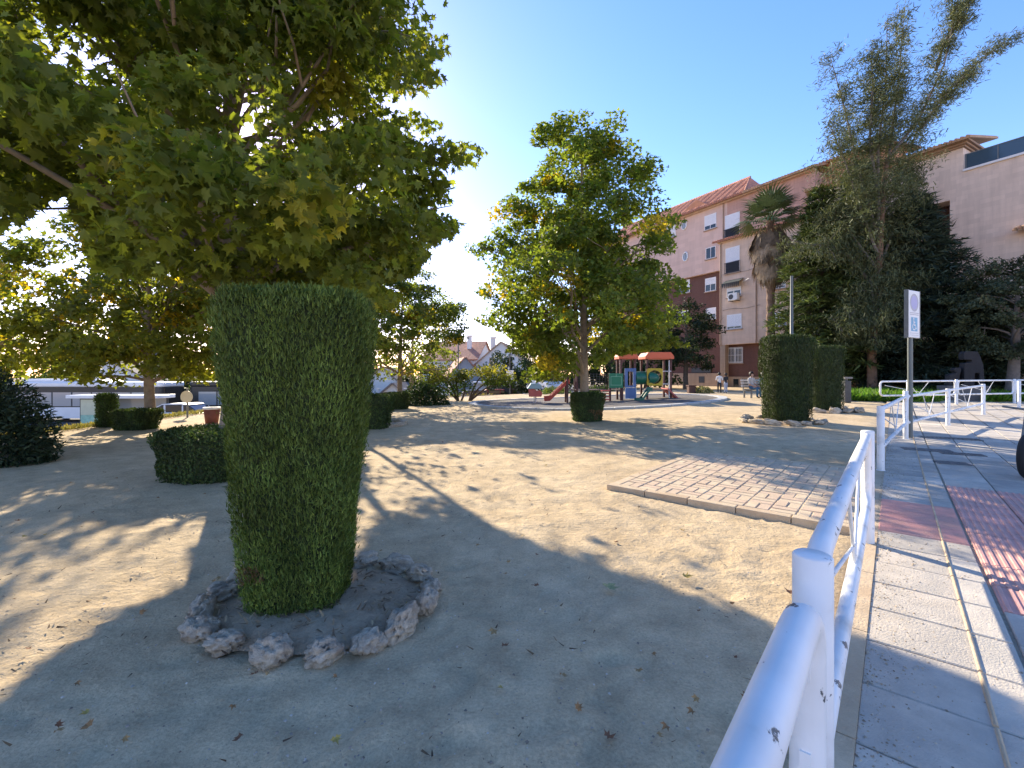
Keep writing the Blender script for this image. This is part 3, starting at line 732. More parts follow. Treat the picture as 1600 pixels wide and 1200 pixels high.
# ================================================================== trees
def keep_near(p):
    # outline of the big front crown as the photograph shows it: nothing hangs below the clear stem
    x, y, z = p[0], p[1], p[2]
    yy = np.maximum(y, .4)
    px = 800+x/yy*F; py = HZ-(z-1.5)/yy*F
    lim = np.interp(px, [-400, 0, 60, 105, 150, 330, 575, 640, 655, 700, 762], [440, 372, 325, 300, 425, 448, 490, 470, 410, 388, 270])
    glow = np.exp(-(((px-378)/38)**2+((py-175)/75)**2))*1.1+.8*np.exp(-(((px-120)/60)**2+((py-85)/35)**2))+.8*np.exp(-(((px-440)/45)**2+((py-225)/22)**2))+.7*np.exp(-(((px-600)/40)**2+((py-160)/25)**2))
    hsh = np.abs(np.sin(px*12.9898+py*78.233+y*37.7)*43758.5453) % 1.0
    rl = np.interp(py, [-600, 0, 60, 120, 165, 205, 232, 262, 300, 345, 390, 440, 500], [560, 672, 695, 680, 640, 690, 757, 730, 690, 716, 690, 620, 600])+16*np.sin(py*.11)+10*np.sin(py*.23+z)
    return (py < lim) & (y > 2.9) & (hsh > glow*.95) & (px < rl)
broadleaf('plane_tree', 'large plane tree with big lobed leaves overhanging the upper left', (-4.2, 6.75), 11.5, .19,
          [(2.55, 2.3), (3.0, 3.3), (4.2, 3.7), (5.6, 3.55), (7.2, 2.9), (9, 2.0), (10.6, .7), (11.2, .3)], 430, 150, .098, .56, PALM_S, (.115, .155, .032), (.30, .29, .045), .05, M['bark'],
          carve=.985, limbs=70, centre=(.15, .15), keep=keep_near, big=295, seed=1, lump=1.15,
          shade=([gpoly([(575, 832), (640, 784), (700, 789), (762, 834), (850, 864), (1000, 907), (1200, 974), (1235, 1000), (1180, 1200), (700, 1200), (560, 1000)]), gpoly([(70, 1035), (165, 978), (290, 912), (330, 1000), (560, 1050), (700, 1200), (100, 1200), (0, 1180), (0, 1102)]), gpoly([(1345, 1012), (1600, 1110), (1600, 1200), (1345, 1200)])], 9000, 2.5, 6.2))
def keep_mid(p):
    px = 800+p[0]/p[1]*F; py = HZ-(p[2]-1.5)/p[1]*F
    return (py < np.interp(px, [720, 760, 870, 930, 960, 1080], [590, 603, 600, 585, 556, 540])) & (px < 1066+14*np.sin(py*.13)) & (px > np.interp(py, [430, 495, 530, 600], [738, 748, 788, 804])+12*np.sin(py*.11)) & ~((np.abs(px-915) < 13) & (py > 478) & (p[1] < 15.2))
def crown_tree(label, px, py, prof, ncl, nl, ls, rc, **kw):
    x, y = G(px, py); return broadleaf('plane_tree', label, (x, y*1.03), prof[-1][0], kw.pop('tr', .14), prof, ncl, nl, ls, rc, kw.pop('tpl', LOB), kw.pop('green', GREEN), YEL, kw.pop('yt', .08), kw.pop('bark', M['bark']), **kw)
crown_tree('full plane tree with a tall pointed crown in the middle of the sand', 915, 657, [(1.5, 2.3), (2.6, 3.45), (4, 3.45), (5.6, 2.9), (7.2, 2.45), (8.6, 1.6), (9.6, .9), (10.2, .2)], 470, 130, .135, .48,
           carve=.6, limbs=46, keep=keep_mid, lump=1.2, seed=2, tr=.155, yt=.05, green=(.085, .14, .032))
crown_tree('plane tree turning yellow at the left edge of the park, in front of the bus', 219, 668, [(1.3, .8), (1.9, 2.7), (3, 3.3), (4.3, 2.9), (5.4, 1.9), (6.6, .7)], 260, 100, .15, .55, carve=.75, limbs=34, seed=3, yt=.16, tr=.15)
crown_tree('thin plane tree behind the square shrub, left of the street lamp', 622, 638, [(1.5, 1.9), (2.4, 2.9), (3.6, 2.95), (4.9, 2.2), (6.1, .8)], 235, 100, .14, .5, carve=.8, limbs=28, seed=4, yt=.07, tr=.13, green=(.08, .13, .04))
for i, (x, y, h, r, lb) in enumerate(((-5.86, 13.0, 7.6, 3.2, 'plane tree whose crown shows just right above the tall front hedge'), (-14.6, 11.4, 7.0, 2.7, 'plane tree with yellowing crown at the far left, behind the dark bush'), (-8.2, 21.5, 7.5, 2.8, 'plane tree half hidden behind the tall front hedge'),
                               (-6.0, 27.5, 6.5, 2.2, 'small plane tree behind the thin one, beyond the sand'))):
    broadleaf('plane_tree', lb, (x, y), h, .15, [(1.9, r*.7), (2.8, r), (4.2, r), (5.8, r*.6), (h, .3)], 100, 70, .17, .55, LOB, GREEN, YEL, .14, M['bark'], carve=.93, limbs=4 if i == 0 else 30, seed=20+i)
# dark tree in front of the apartment block and the dark belt behind the playground
x, y, _ = ray(1072, 612, 33.5)
broadleaf('dark_tree', 'dense dark round tree in front of the left part of the apartment block', (x, y), 6.9, .2, [(1.7, 1.6), (2.6, 2.2), (4.2, 2.3), (5.6, 1.7), (6.6, .6)], 130, 75, .17, .5, RH, (.016, .032, .014), (.04, .055, .02), .1, M['barkd'], limbs=30, seed=30, mat=M['hedge'])
for i, (px, Y, h, r) in enumerate(((745, 47, 6.2, 3.2), (800, 43, 6.0, 3.0), (850, 41, 5.6, 3.0), (905, 39, 6.4, 3.1), (955, 38, 7.0, 3.0), (1010, 37, 7.2, 2.6))):
    x, y, _ = ray(px, 600, Y)
    if i == 0: continue
    broadleaf('evergreen_tree', ('', 'evergreen behind the spring rider, first of the row past the playground', 'evergreen above the red slide, in the row past the playground', 'evergreen behind the trunk of the middle tree, past the playground', 'evergreen behind the green climbing panel, past the playground', 'evergreen behind the green tube, nearest the apartment block')[i], (x, y), h, .2,
              [(.3, r*.75), (1.6, r), (3.4, r*.95), (5, r*.6), (h, .3)], 80, 75, .21, .6, RH, (.02, .042, .014), (.05, .08, .025), .2, M['barkd'], group='evergreens behind the playground', limbs=14, seed=40+i, mat=M['hedge'])
# far trees beyond the streets
FAR = [(-62, 56, 9, 5.0), (-52, 62, 8, 5.5), (-47, 50, 6, 4.2), (-40, 64, 9, 5.5), (-33, 46, 5.0, 3.2), (-29, 66, 8, 5), (-22, 58, 7, 4.5), (-16, 50, 5.5, 3.4), (-9.5, 47, 4.6, 3.0), (-71, 70, 12, 6), (-26, 41, 3.8, 2.6)]
FL = ['far tall tree farthest left on the horizon', 'broad far tree beyond the bus roof at the left', 'low far tree just above the dark bush', 'far broad tree behind the white gable house', 'small round far tree above the bus roof', 'far tree between the gable houses', 'far tree seen left of the tall front hedge', 'dark far tree right behind the white garden wall', 'dark round tree left of the grey gable house', 'tallest far tree on the left skyline', 'small dark tree just behind the buses']
for i, (x, y, h, r) in enumerate(FAR):
    broadleaf('far_tree', FL[i], (x, y), h, .2, [(.4, r*.6), (h*.35, r), (h*.7, r*.75), (h, .4)], 60, 55, .34, .9, RH, (.035, .06, .022), (.12, .13, .03), .12, M['barkd'], group='trees beyond the street', limbs=10, seed=60+i)
# small many-stemmed citrus-like tree at the park edge
def citrus():
    x, y = G(712, 626); r_ = np.random.default_rng(81); random.seed(81); z = g1(x, y)
    root = thing('small_tree', 'low spreading several-stemmed tree on the far edge below the street lamp', 'tree', (x, y, z))
    mb = MB(); P = []
    for k, (dx, hh) in enumerate(((-1.9, 1.0), (-1.1, 1.45), (-.3, 1.2), (.4, 1.1), (1.2, 1.5), (1.9, 1.25), (2.4, .95))):
        b = (.15 if dx < 0 else .75 if dx > .9 else .3, 0, -.05); e = (dx+.3, r_.normal()*.4, hh)
        limb(mb, b, e, .07, .02, .12)
        for q in range(5): P.append(np.array(e)+r_.normal(size=3)*np.array((.38, .45, .26)))
    mb.build('trunk', M['barkd'], root)
    P = np.array(P); n = 4200; i = r_.integers(0, len(P), n); d = unit(r_.normal(size=(n, 3)))*(r_.random((n, 1))**.4)
    Q = P[i]+d*np.array((.5, .5, .34)); t = np.clip((Q[:, 2]-.9)/.8, 0, 1)*r_.random(n)
    scatter('crown', Q, d*.4+np.array((0, 0, .6))+r_.normal(size=(n, 3))*.6, d+r_.normal(size=(n, 3))*.5, .12*(.7+.6*r_.random(n)), RH, mixcol(n, (.04, .075, .018), (.22, .2, .04), .3, t), M['leaf'], root, stuff=True)
citrus()
# conifers -----------------------------------------------------------------
def conifer(label, x, y, h, prof, tiers, tr, col, seed, bough=9, rc=.55, nl=120, blade=.34, droop=.18, name='cedar_tree', group=None, tpl=None):
    r_ = np.random.default_rng(900+seed); random.seed(900+seed); z = g1(x, y)
    root = thing(name, label, 'tree', (x, y, z), 0, group)
    mb = MB(); mb.tube([(0, 0, -.1), (.05, .03, h*.3), (0, .04, h*.65), (0, 0, h*.985)], [tr, tr*.75, tr*.4, .02], 10); mb.build('trunk', M['barkd'], root)
    mb = MB(); Ps = []; Ts = []
    for i in range(tiers):
        zz = prof[0][0]+(prof[-1][0]-prof[0][0])*((i+.3*r_.random())/tiers)
        rr = float(prof_r(prof, zz))
        for k in range(bough):
            a = 2*PI*(k+r_.random())/bough+i*.7; L = rr*(.6+.5*r_.random())
            d = np.array((math.cos(a), math.sin(a), 0)); e = d*L+np.array((0, 0, zz-droop*L*(.4+r_.random())))
            limb(mb, (0, 0, zz), e, .035, .008, .05, 4, 5)
            m = max(8, int(nl*L/2.4)); t = (.18+.87*r_.random(m)**.75)
            side = np.array((-d[1], d[0], 0)); sp = r_.normal(size=m)*rc*.55*(1.15-.6*t)
            p = (d*L)[None]*t[:, None]+side[None]*sp[:, None]; p[:, 2] = zz-droop*L*t*.7+.05*L*np.sin(PI*t)+r_.normal(size=m)*.07-.05*np.abs(sp)
            Ps.append(p); Ts.append(d[None]*.8+side[None]*np.sign(sp)[:, None]*.7+r_.normal(size=(m, 3))*.35+np.array((0, 0, -.1)))
    mb.build('boughs', M['barkd'], root)
    P = np.concatenate(Ps); T = np.concatenate(Ts); n = len(P)
    scatter('crown', P, np.array((0, 0, 1))+r_.normal(size=(n, 3))*.45, T, blade*(.6+.8*r_.random(n)), tpl or T_blade(.09, .04), mixcol(n, col[0], col[1], .35), M['needle'], root, stuff=True)
    return root
CD = ((.04, .07, .025), (.13, .17, .055)); CB = ((.025, .045, .036), (.07, .10, .07))
x, y, _ = ray(1285, 600, 27.0); conifer('layered green cedar left of the tall feathery tree', x, y, 12.6, [(1.0, 2.3), (3, 2.9), (6, 2.4), (9, 1.7), (12.4, .3)], 26, .24, CD, 1, bough=9, rc=.85, nl=260)
x, y, _ = ray(1430, 600, 25.0); conifer('dark blue-green cedar right of the tall feathery tree', x, y, 11.4, [(.8, 2.6), (3, 3.0), (6, 2.5), (9, 1.5), (11.2, .3)], 26, .24, CB, 2, bough=9, rc=.85, nl=260)
x, y, _ = ray(1345, 600, 27.5); conifer('dark cedar standing directly behind the tall feathery tree', x, y, 14.5, [(1.0, 2.4), (4, 2.7), (8, 2.2), (11.5, 1.3), (14.2, .3)], 28, .25, CB, 3, bough=9, rc=.85, nl=240)
def feathery():
    x, y = G(1362, 617); z = g1(x, y); r_ = np.random.default_rng(31); random.seed(31)
    s = y/F
    root = thing('casuarina_tree', 'very tall feathery grey-green tree leaning to the right', 'tree', (x, y, z))
    def at(px, py, dy=0.0): return Vector(((px-1362)*s, dy, (HZ-py)*s+1.5-z))
    mb = MB()
    mb.tube([at(1363, 622), at(1362, 560), at(1368, 480), at(1374, 400), at(1378, 320), at(1385, 250)], [.26, .21, .18, .16, .14, .11], 12)
    mb.build('trunk', M['barkr'], root)
    mb = MB(); tips = []
    L = [((1378, 320), (1392, 220), (1404, 130), (1412, 30), 0), ((1385, 250), (1430, 190), (1462, 110), (1480, 10), -.5), ((1376, 340), (1410, 280), (1440, 200), (1520, 110), .3),
         ((1440, 200), (1475, 150), (1520, 105), (1585, 55), .2), ((1374, 380), (1345, 260), (1330, 170), (1308, 80), .4), ((1372, 360), (1365, 240), (1370, 140), (1368, 50), -.6),
         ((1372, 400), (1340, 330), (1310, 260), (1285, 210), -.5), ((1368, 450), (1330, 400), (1300, 380), (1275, 380), .3), ((1370, 430), (1400, 360), (1430, 300), (1450, 250), .4),
         ((1366, 480), (1340, 470), (1320, 490), (1300, 520), -.6), ((1370, 420), (1335, 360), (1318, 330), (1305, 330), .7), ((1366, 470), (1390, 430), (1405, 430), (1415, 450), -.5),
         ((1376, 330), (1350, 230), (1345, 150), (1338, 100), -.8), ((1462, 110), (1470, 70), (1490, 40), (1500, 5), -.4), ((1368, 450), (1350, 440), (1345, 480), (1340, 530), -.9)]
    for a, b, c, d, dy in L:
        p = [at(*a), at(*b, dy*.5), at(*c, dy), at(*d, dy*1.3)]
        P = [p[0].lerp(p[1], t) for t in (0, .5)]+[p[1].lerp(p[2], t) for t in (0, .5)]+[p[2].lerp(p[3], t) for t in (0, .5, 1)]
        mb.tube(P, [.085, .075, .062, .05, .038, .026, .012], 7)
        for t in np.linspace(.22, 1.0, 16):
            k = min(5, int(t*6)); q = P[k].lerp(P[k+1], t*6-k)
            for _ in range(2):
                e = q+Vector((r_.normal(), r_.normal()*1.1, r_.normal()*.75+.1))*(.55 if q.z < 9 else .36); limb(mb, q, e, .018, .005, .05, 3, 4); k9 = 1.0 if q.z < 9 else .85; tips.append((q.lerp(e, .5), .36*k9)); tips.append((e, .42*k9))
    # hanging curtains round the lower stem
    for _ in range(170):
        py = r_.uniform(300, 535); wd = np.interp(py, [300, 420, 535], [50, 46, 30]); tips.append((at(1358+r_.uniform(-1, 1)*wd, py, r_.normal()*.9), .42))
    for _ in range(210):
        py = r_.uniform(120, 330); wd = np.interp(py, [120, 180, 240, 330], [42, 55, 62, 55]); tips.append((at(1368+r_.uniform(-1, 1)*wd, py, r_.normal()*.9), .40))
    mb.build('branches', M['barkg'], root)
    Ps, Ts = [], []
    for c, rc in tips:
        m = 72 if rc > .36 else 52; p = np.array(c)[None]+r_.normal(size=(m, 3))*rc*np.array((.62, .62, .5)); Ps.append(p)
        lean = .5 if c.z > 8 else .0
        Ts.append(np.stack([r_.normal(size=m)*.45+lean, r_.normal(size=m)*.45, (r_.normal(size=m)*.45+(.25 if c.z > 9 else -.75))], -1))
    P = np.concatenate(Ps); T = np.concatenate(Ts); n = len(P)
    scatter('crown', P, r_.normal(size=(n, 3)), T, .20*(.5+r_.random(n)), T_blade(.075, .1), mixcol(n, (.055, .075, .036), (.135, .15, .07), .35), M['needle'], root, stuff=True)
feathery()
x, y, _ = ray(1580, 612, 21.0)
broadleaf('olive_tree', 'grey-green broad tree at the right edge behind the railings', (x, y), 6.6, .27, [(2.0, 1.5), (3.0, 2.3), (4.6, 2.4), (5.8, 1.5), (6.7, .5)], 150, 170, .12, .42, RH, (.055, .075, .042), (.15, .16, .085), .12, M['barkg'], limbs=34, seed=90, mat=M['needle'], lean=(.35, 0))
# palm ---------------------------------------------------------------------
def palm():
    x, y, _ = ray(1203, 600, 30.0); z = g1(x, y); r_ = random.Random(4); s = 30/F
    H = (HZ-345)*s+1.5-z
    root = thing('palm_tree', 'fan palm with a shaggy skirt of dry fronds before the apartment block', 'tree', (x, y, z))
    mb = MB(); pts = [(0, 0, -.1)]; rs = [.34]
    for i in range(1, 40):
        t = i/39; pts.append((.05*math.sin(3*t), 0, t*H)); rs.append((.30 if i % 2 else .25)*(1-.12*t))
    mb.tube(pts, rs, 12, sm=False); mb.build('trunk', M['barkr'], root)
    gm = pm('palm_green', (.10, .145, .055), .6, .3, 8); dm = pm('palm_dry', (.27, .20, .125), .9, .35, 6); dd = pm('palm_dry_dark', (.10, .075, .05), .9, .35, 6)
    def frond(dry, L, W):
        mb = MB()
        st = L*.45 if not dry else L*.25
        mb.tube([(0, 0, 0), (st*.5, 0, .06 if not dry else 0), (st, 0, .04)], [.03, .022, .015], 5)
        nb = 15
        for k in range(nb):
            a = R(-82+164*k/(nb-1)); bl = (L-st)*(1-.28*abs(a)/1.4)*(.9+.2*r_.random()); wd = .05
            if dry: a *= .32
            d = Vector((math.cos(a), math.sin(a)*W, 0)); sd = Vector((-d.y, d.x, 0))*wd
            p0 = Vector((st, 0, .04)); p1 = p0+d*bl*.6+Vector((0, 0, .02)); p2 = p0+d*bl+Vector((0, 0, -.22*bl if not dry else -.05))
            mb.add([p0-sd*.3, p0+sd*.3, p1+sd, p1-sd, p2], [(0, 1, 2, 3), (3, 2, 4)])
        return mb.mesh('frond')
    greens = [frond(False, 2.05+.2*q, 1.0) for q in range(3)]; drys = [frond(True, 1.5+.35*q, 1.0) for q in range(3)]
    for me in greens: me.materials.append(gm)
    for q, me in enumerate(drys): me.materials.append(dm if q != 1 else dd)
    for k in range(46):
        o = bpy.data.objects.new('frond', greens[k % 3]); link(o, root)
        a = k*2.399963; e = R(84-100*(k/45)**.9)
        o.location = (.05*math.cos(a), .05*math.sin(a), H+.15-.3*k/45); o.rotation_euler = (r_.uniform(-.3, .3), -e, a)
    for k in range(120):
        o = bpy.data.objects.new('dry_frond', drys[r_.randrange(3)]); link(o, root)
        a = k*2.399963; zz = H-.2-2.5*(k/120)**1.1
        rr = .32+.30*math.sin(PI*min(1, .25+.75*k/120))
        o.location = (rr*math.cos(a), rr*math.sin(a), zz); o.rotation_euler = (r_.uniform(-.3, .3), R(66+22*(k/120)+r_.uniform(-8, 8)), a+r_.uniform(-.2, .2))
palm()

# ================================================================== apartment buildings on the right
BO = np.array((18.3, 40.0)); BU = np.array((.49, -.872)); BN = np.array((-.872, -.49))   # origin, along the facade, outwards
BZ = .3
def fac(px, py, off=0.0):
    """pixel -> (u, z) on the facade plane shifted outwards by off"""
    d = np.array(((px-800)/F, 1.0)); o = BO+BN*off
    Y = (o@BN)/(d@BN); p = d*Y-o
    return float(p@BU), EYE-(py-HZ)*Y/F-BZ
cream = wall_mat('cream_wall', (.62, .465, .355), mortar=(.58, .435, .33), bw=.6, bh=.3); cream2 = wall_mat('pale_wall', (.70, .56, .455), mortar=(.655, .525, .43), bw=.5, bh=.25, streak=.16)
pinkw = wall_mat('pink_wall', (.62, .45, .375), mortar=(.595, .43, .36), bw=.8, bh=.4, streak=.1); brownb = wall_mat('brown_brick', (.13, .062, .05), mortar=(.16, .10, .08)); redw = wall_mat('dusty_red_wall', (.50, .31, .25), bw=.8, bh=.4)
orange = wall_mat('orange_wall', (.55, .27, .15)); basew = wall_mat('tan_base', (.38, .28, .20), bw=.6, bh=.3)
tiles = tile_mat('roof_tiles', (.42, .20, .135)); tilesp = tile_mat('pale_roof_tiles', (.45, .29, .18))
winwhite = pm('window_white', (.72, .72, .72), .5, .05, 4); shut = pm('roller_shutter', (.70, .72, .75), .6, .05, 5); sillm = pm('sill_stone', (.34, .25, .19), .8, .1, 6)
darkrail = pm('dark_rail', (.03, .035, .045), .6, .2, 5); awn = pm('awning_fringe', (.035, .045, .045), .9, .3, 12); acm = pm('air_conditioner_white', (.68, .68, .66), .5, .05, 5)
def bframe(name, label): return thing(name, label, 'building', (BO[0], BO[1], BZ), math.atan2(BU[1], BU[0]))
# local axes: x along the facade (towards the camera's right), -y outwards
def bl(mb, u0, u1, o0, o1, z0, z1): return mb.box(u0, u1, -o1, -o0, z0, z1)
def wpart(root, name, mat, *boxes):
    mb = MB()
    for b in boxes: bl(mb, *b)
    return mb.build(name, mat, root)
def window(root, u0, u1, z0, z1, off, sh=.6, mull=1, bars=0, rail=0.0, sill=True, label=None):
    """frame > pane, shutter, sill, bars; set in a shallow reveal on the plane off"""
    f = .055
    mb = MB()
    for a in ((u0, u1, off-.02, off+.035, z0, z0+f), (u0, u1, off-.02, off+.035, z1-f, z1), (u0, u0+f, off-.02, off+.035, z0+f, z1-f), (u1-f, u1, off-.02, off+.035, z0+f, z1-f)): bl(mb, *a)
    for k in range(mull):
        c = u0+(u1-u0)*(k+1)/(mull+1); bl(mb, c-.025, c+.025, off-.02, off+.028, z0+f, z1-f)
    w = mb.build('window', winwhite, root)
    if label: w['label'] = label
    wpart(w, 'pane', M['glass'], (u0+f, u1-f, off-.03, off+.008, z0+f, z1-f))
    if sh > 0:
        mb = MB(); zz = z1-f-(z1-z0-2*f)*sh; m = max(3, int((z1-zz)/.09)); hgt = (z1-f-zz)/m
        for k in range(m): bl(mb, u0+f, u1-f, off+.005, off+.030, zz+k*hgt+.008, zz+(k+1)*hgt)
        mb.build('shutter', shut, w)
    if sill: wpart(w, 'sill', sillm, (u0-.08, u1+.08, off-.02, off+.12, z0-.09, z0-.004))
    if bars:
        mb = MB()
        for k in range(bars):
            c = u0+(u1-u0)*(k+.5)/bars; bl(mb, c-.014, c+.014, off+.09, off+.118, z0-.03, z1+.03)
        for q in (z0+.1, (z0+z1)/2, z1-.1): bl(mb, u0-.03, u1+.03, off+.119, off+.135, q-.015, q+.015)
        mb.build('window_bars', winwhite, w)
    if rail:
        mb = MB(); zr = z0+(z1-z0)*rail
        bl(mb, u0-.05, u1+.05, off+.10, off+.15, zr-.05, zr); bl(mb, u0-.05, u1+.05, off+.10, off+.15, z0, z0+.05)
        for k in range(14): c = u0+(u1-u0)*k/13; bl(mb, c-.02, c+.02, off+.11, off+.14, z0+.05, zr-.05)
        mb.build('balcony_rail', darkrail, w)
    return w
def win_px(root, x0, x1, y0, y1, off, **kw):
    ym = (y0+y1)/2
    u0, _ = fac(x0, ym, off); u1, _ = fac(x1, ym, off); _, z1 = fac((x0+x1)/2, y0, off); _, z0 = fac((x0+x1)/2, y1, off)
    return window(root, u0, u1, z0, z1, off, **kw)
A = bframe('apartment_building', 'cream and brown apartment block with pink upper storeys and tiled eaves behind the palm')
zo = fac(1128, 539, 0)[1]; ze = fac(1126, 381, 0)[1]; zt = fac(1120, 322, -1.0)[1]; zov = fac(1095, 429, -1)[1]
uL = fac(1000, 500, -1.0)[0]; uP0 = 0.0; uP1 = fac(1262, 500, 0)[0]
UR = fac(1650, 500, 0)[0]
wpart(A, 'wall', cream, (uP0, uP1, -9, 0, zo, ze))
wpart(A, 'ground_floor_wall', brownb, (uP0+.25, uP1, -9, -.55, -.6, zo-.002))
wpart(A, 'corner_column', basew, (uP0, uP0+.5, -.5, -.02, -.6, zo-.002))
wpart(A, 'plinth', basew, (uP0+.5, uP1, -.545, -.40, -.6, .95), (uL-6, uP0-.002, -1.35, -1.12, -.6, 1.25))
wpart(A, 'side_wing_wall', pinkw, (uL-6, uP0-.002, -9.5, -1.0, zov, zt))
wpart(A, 'side_wing_lower_wall', brownb, (uL-6, uP0-.002, -9.5, -1.35, -.6, zov-.002))
wpart(A, 'top_storey_wall', redw, (uP0, uP1, -9.5, -1.0, ze+.002, zt))
# eaves, tile rows and roofs
def tiled_eave(root, u0, u1, off0, off1, z, rise, mat, name='eave_roof'):
    mb = MB()
    mb.add([(u0, -off1, z), (u1, -off1, z), (u1, -off0, z+rise), (u0, -off0, z+rise), (u0, -off1, z-.10), (u1, -off1, z-.10), (u1, -off0, z+rise-.12), (u0, -off0, z+rise-.12)],
           [(0, 1, 2, 3), (4, 7, 6, 5), (0, 4, 5, 1), (1, 5, 6, 2), (2, 6, 7, 3), (3, 7, 4, 0)])
    n = int((u1-u0)/.24)
    for k in range(n):
        c = u0+(k+.5)*(u1-u0)/n
        mb.tube([(c, -off1-.04, z+.015), (c, -off0, z+rise+.01)], .075, 6)
    return mb.build(name, mat, root)
tiled_eave(A, uP0-.5, uP1, -1.0, .42, ze+.16, .42, tiles)
wpart(A, 'eave_cornice', cream, (uP0-.12, uP1, -.9, .16, ze+.002, ze+.13), (uP0-.3, uP1, -.9, .32, ze+.132, ze+.16))
ridge = fac(1165, 300, -5.5)[1]
wpart(A, 'top_cornice', cream, (uL-6, uP1, -1.2, -.72, zt+.002, zt+.16))
tiled_eave(A, uL-6, 1.75, -.95, -.45, zt+.17, .18, tiles); tiled_eave(A, 1.8, uP1+.2, -3.2, -.45, zt+.17, .9, tilesp)
mb = MB(); z_ = zt+.36
mb.add([(uL-6, .95, z_), (1.75, .95, z_), (.1, 4.2, z_+2.5), (uL-6, 4.2, z_+2.5), (1.75, 7.4, z_), (uL-6, 7.4, z_)], [(0, 1, 2, 3), (1, 4, 2), (3, 2, 4, 5), (0, 5, 4, 1)])
n_ = int((1.75-uL+6)/.26)
for k in range(n_):
    c = uL-6+(k+.5)*(1.75-uL+6)/n_; f_ = 1.0 if c < .1 else max(0.04, (1.75-c)/1.65); mb.tube([(c, .95, z_+.02), (c, .95+3.25*f_, z_+.02+2.5*f_)], .07, 5)
mb.tube([(uL-6, 4.2, z_+2.53), (.1, 4.2, z_+2.53), (1.75, .95, z_+.05)], .12, 6)
mb.build('roof', tiles, A)
mb = MB(); mb.prism([(-3.0, zt+.3), (1.4, zt+.3), (-.4, zt+1.5)], -6.0, .2, Matrix.Translation((-3.2, 1.6, 0)) @ XZ.to_4x4()); mb.build('gable', orange, A)
# windows, left wing
win_px(A, 1012, 1025, 350, 376, -1.0, sh=.55, mull=0); win_px(A, 1025.5, 1036, 348, 373, -1.0, sh=.0, mull=0); win_px(A, 1036.5, 1056, 345, 372, -1.0, sh=.95, mull=1)
win_px(A, 1101, 1119.5, 335, 358, -1.0, sh=.75); win_px(A, 1103, 1118.5, 386, 404, -1.0, sh=0, mull=1)
win_px(A, 1102, 1119, 434, 455, -1.35, sh=.5); win_px(A, 1103, 1119, 481, 499, -1.35, sh=.55); win_px(A, 1062, 1078, 438, 458, -1.35, sh=.6); win_px(A, 1058, 1076, 486, 502, -1.35, sh=.4)
for cx_, cy_ in ((1069, 352), (1071, 401)):
    u, z = fac(cx_, cy_, -1.0); mb = MB(); n = 24
    mb.tube([(u+.30*math.cos(2*PI*k/n), 1.0-.03, z+.42*math.sin(2*PI*k/n)) for k in range(n+1)], .06, 6, cap=False); wv = mb.build('oval_window', winwhite, A)
    mb = MB(); mb.add([(u+.29*math.cos(2*PI*k/n), .985, z+.41*math.sin(2*PI*k/n)) for k in range(n)], [tuple(range(n))]); mb.box(u-.02, u+.02, .95, .98, z-.4, z+.4); mb.build('pane', M['glassb'], wv)
# windows, front block
win_px(A, 1133, 1156, 334, 370, -1.0, sh=.62, mull=0, rail=.38); win_px(A, 1134, 1156, 386, 426, 0, sh=.6, mull=0, rail=.42)
win_px(A, 1136, 1158, 449, 464, 0, sh=.35); win_px(A, 1136, 1159, 491, 514, 0, sh=.86); win_px(A, 1137, 1161, 543, 567, -.55, sh=0, bars=11)
win_px(A, 1206, 1228, 436, 451, 0, sh=.8); win_px(A, 1206, 1229, 488, 510, 0, sh=.8); win_px(A, 1203, 1228, 384, 424, 0, sh=.6, mull=0, rail=.42); win_px(A, 1200, 1224, 545, 568, -.55, sh=0, bars=11)
wpart(A, 'basement_window', M['glass'], *[(fac(q, 600, -.4)[0], fac(q+8, 600, -.4)[0], -.42, -.385, .1, .75) for q in (1146, 1162, 1184)])
wpart(A, 'low_window', M['dmetal'], (fac(1092, 590, -1.12)[0], fac(1101, 590, -1.12)[0], -1.15, -1.10, .35, .95), (fac(1082, 580, -1.35)[0], fac(1112, 580, -1.35)[0], -1.37, -1.2, 1.3, 1.75))
for x0, x1, y0 in ((1132, 1160, 441), (1204, 1231, 429)):
    u0, z = fac(x0, y0, .2); u1, _ = fac(x1, y0, .2); mb = MB(); n = 9
    mb.add([(u0, -.05, z+.12), (u1, -.05, z+.12), (u1, -.62, z-.22), (u0, -.62, z-.22)], [(0, 1, 2, 3)])
    mb.add([(u0, -.05, z+.10), (u1, -.05, z+.10), (u1, -.62, z-.24), (u0, -.62, z-.24)], [(3, 2, 1, 0)])
    for k in range(n):
        c = u0+(u1-u0)*(k+.5)/n; q = (u1-u0)/n*.5
        mb.add([(c+q*.92*math.cos(PI*j/6), -.62-.008, z-.23-.40*math.sin(PI*j/6)) for j in range(7)], [tuple(range(7))]); mb.box(c-q*.8, c+q*.8, -.622, -.618, z-.26, z-.21)
    mb.build('awning', awn, A)
u, z = fac(1148, 464, .2); mb = MB(); bl(mb, u-.42, u+.42, .16, .52, z-.30, z+.30); ac = mb.build('air_conditioner', acm, A, .02)
mb = MB(); mb.add([(u-.14+.22*math.cos(2*PI*k/20), -.524, z+.22*math.sin(2*PI*k/20)) for k in range(20)], [tuple(range(20))]); mb.build('fan_grille', M['dmetal'], ac)
mb = MB(); bl(mb, u-.35, u-.31, .0, .55, z-.36, z-.305); bl(mb, u+.31, u+.35, .0, .55, z-.36, z-.305); mb.build('bracket', M['dmetal'], ac)
for u_, o_, z1_ in ((uP0+.10, .07, ze), (uP0-.35, -.93, zt), (fac(1182, 450, 0)[0], .07, ze)):
    mb = MB(); mb.tube([(u_, -o_, -.5 if o_ < 0 else zo), (u_, -o_, z1_)], .05, 8); mb.build('downpipe', sillm, A)
mb = MB()
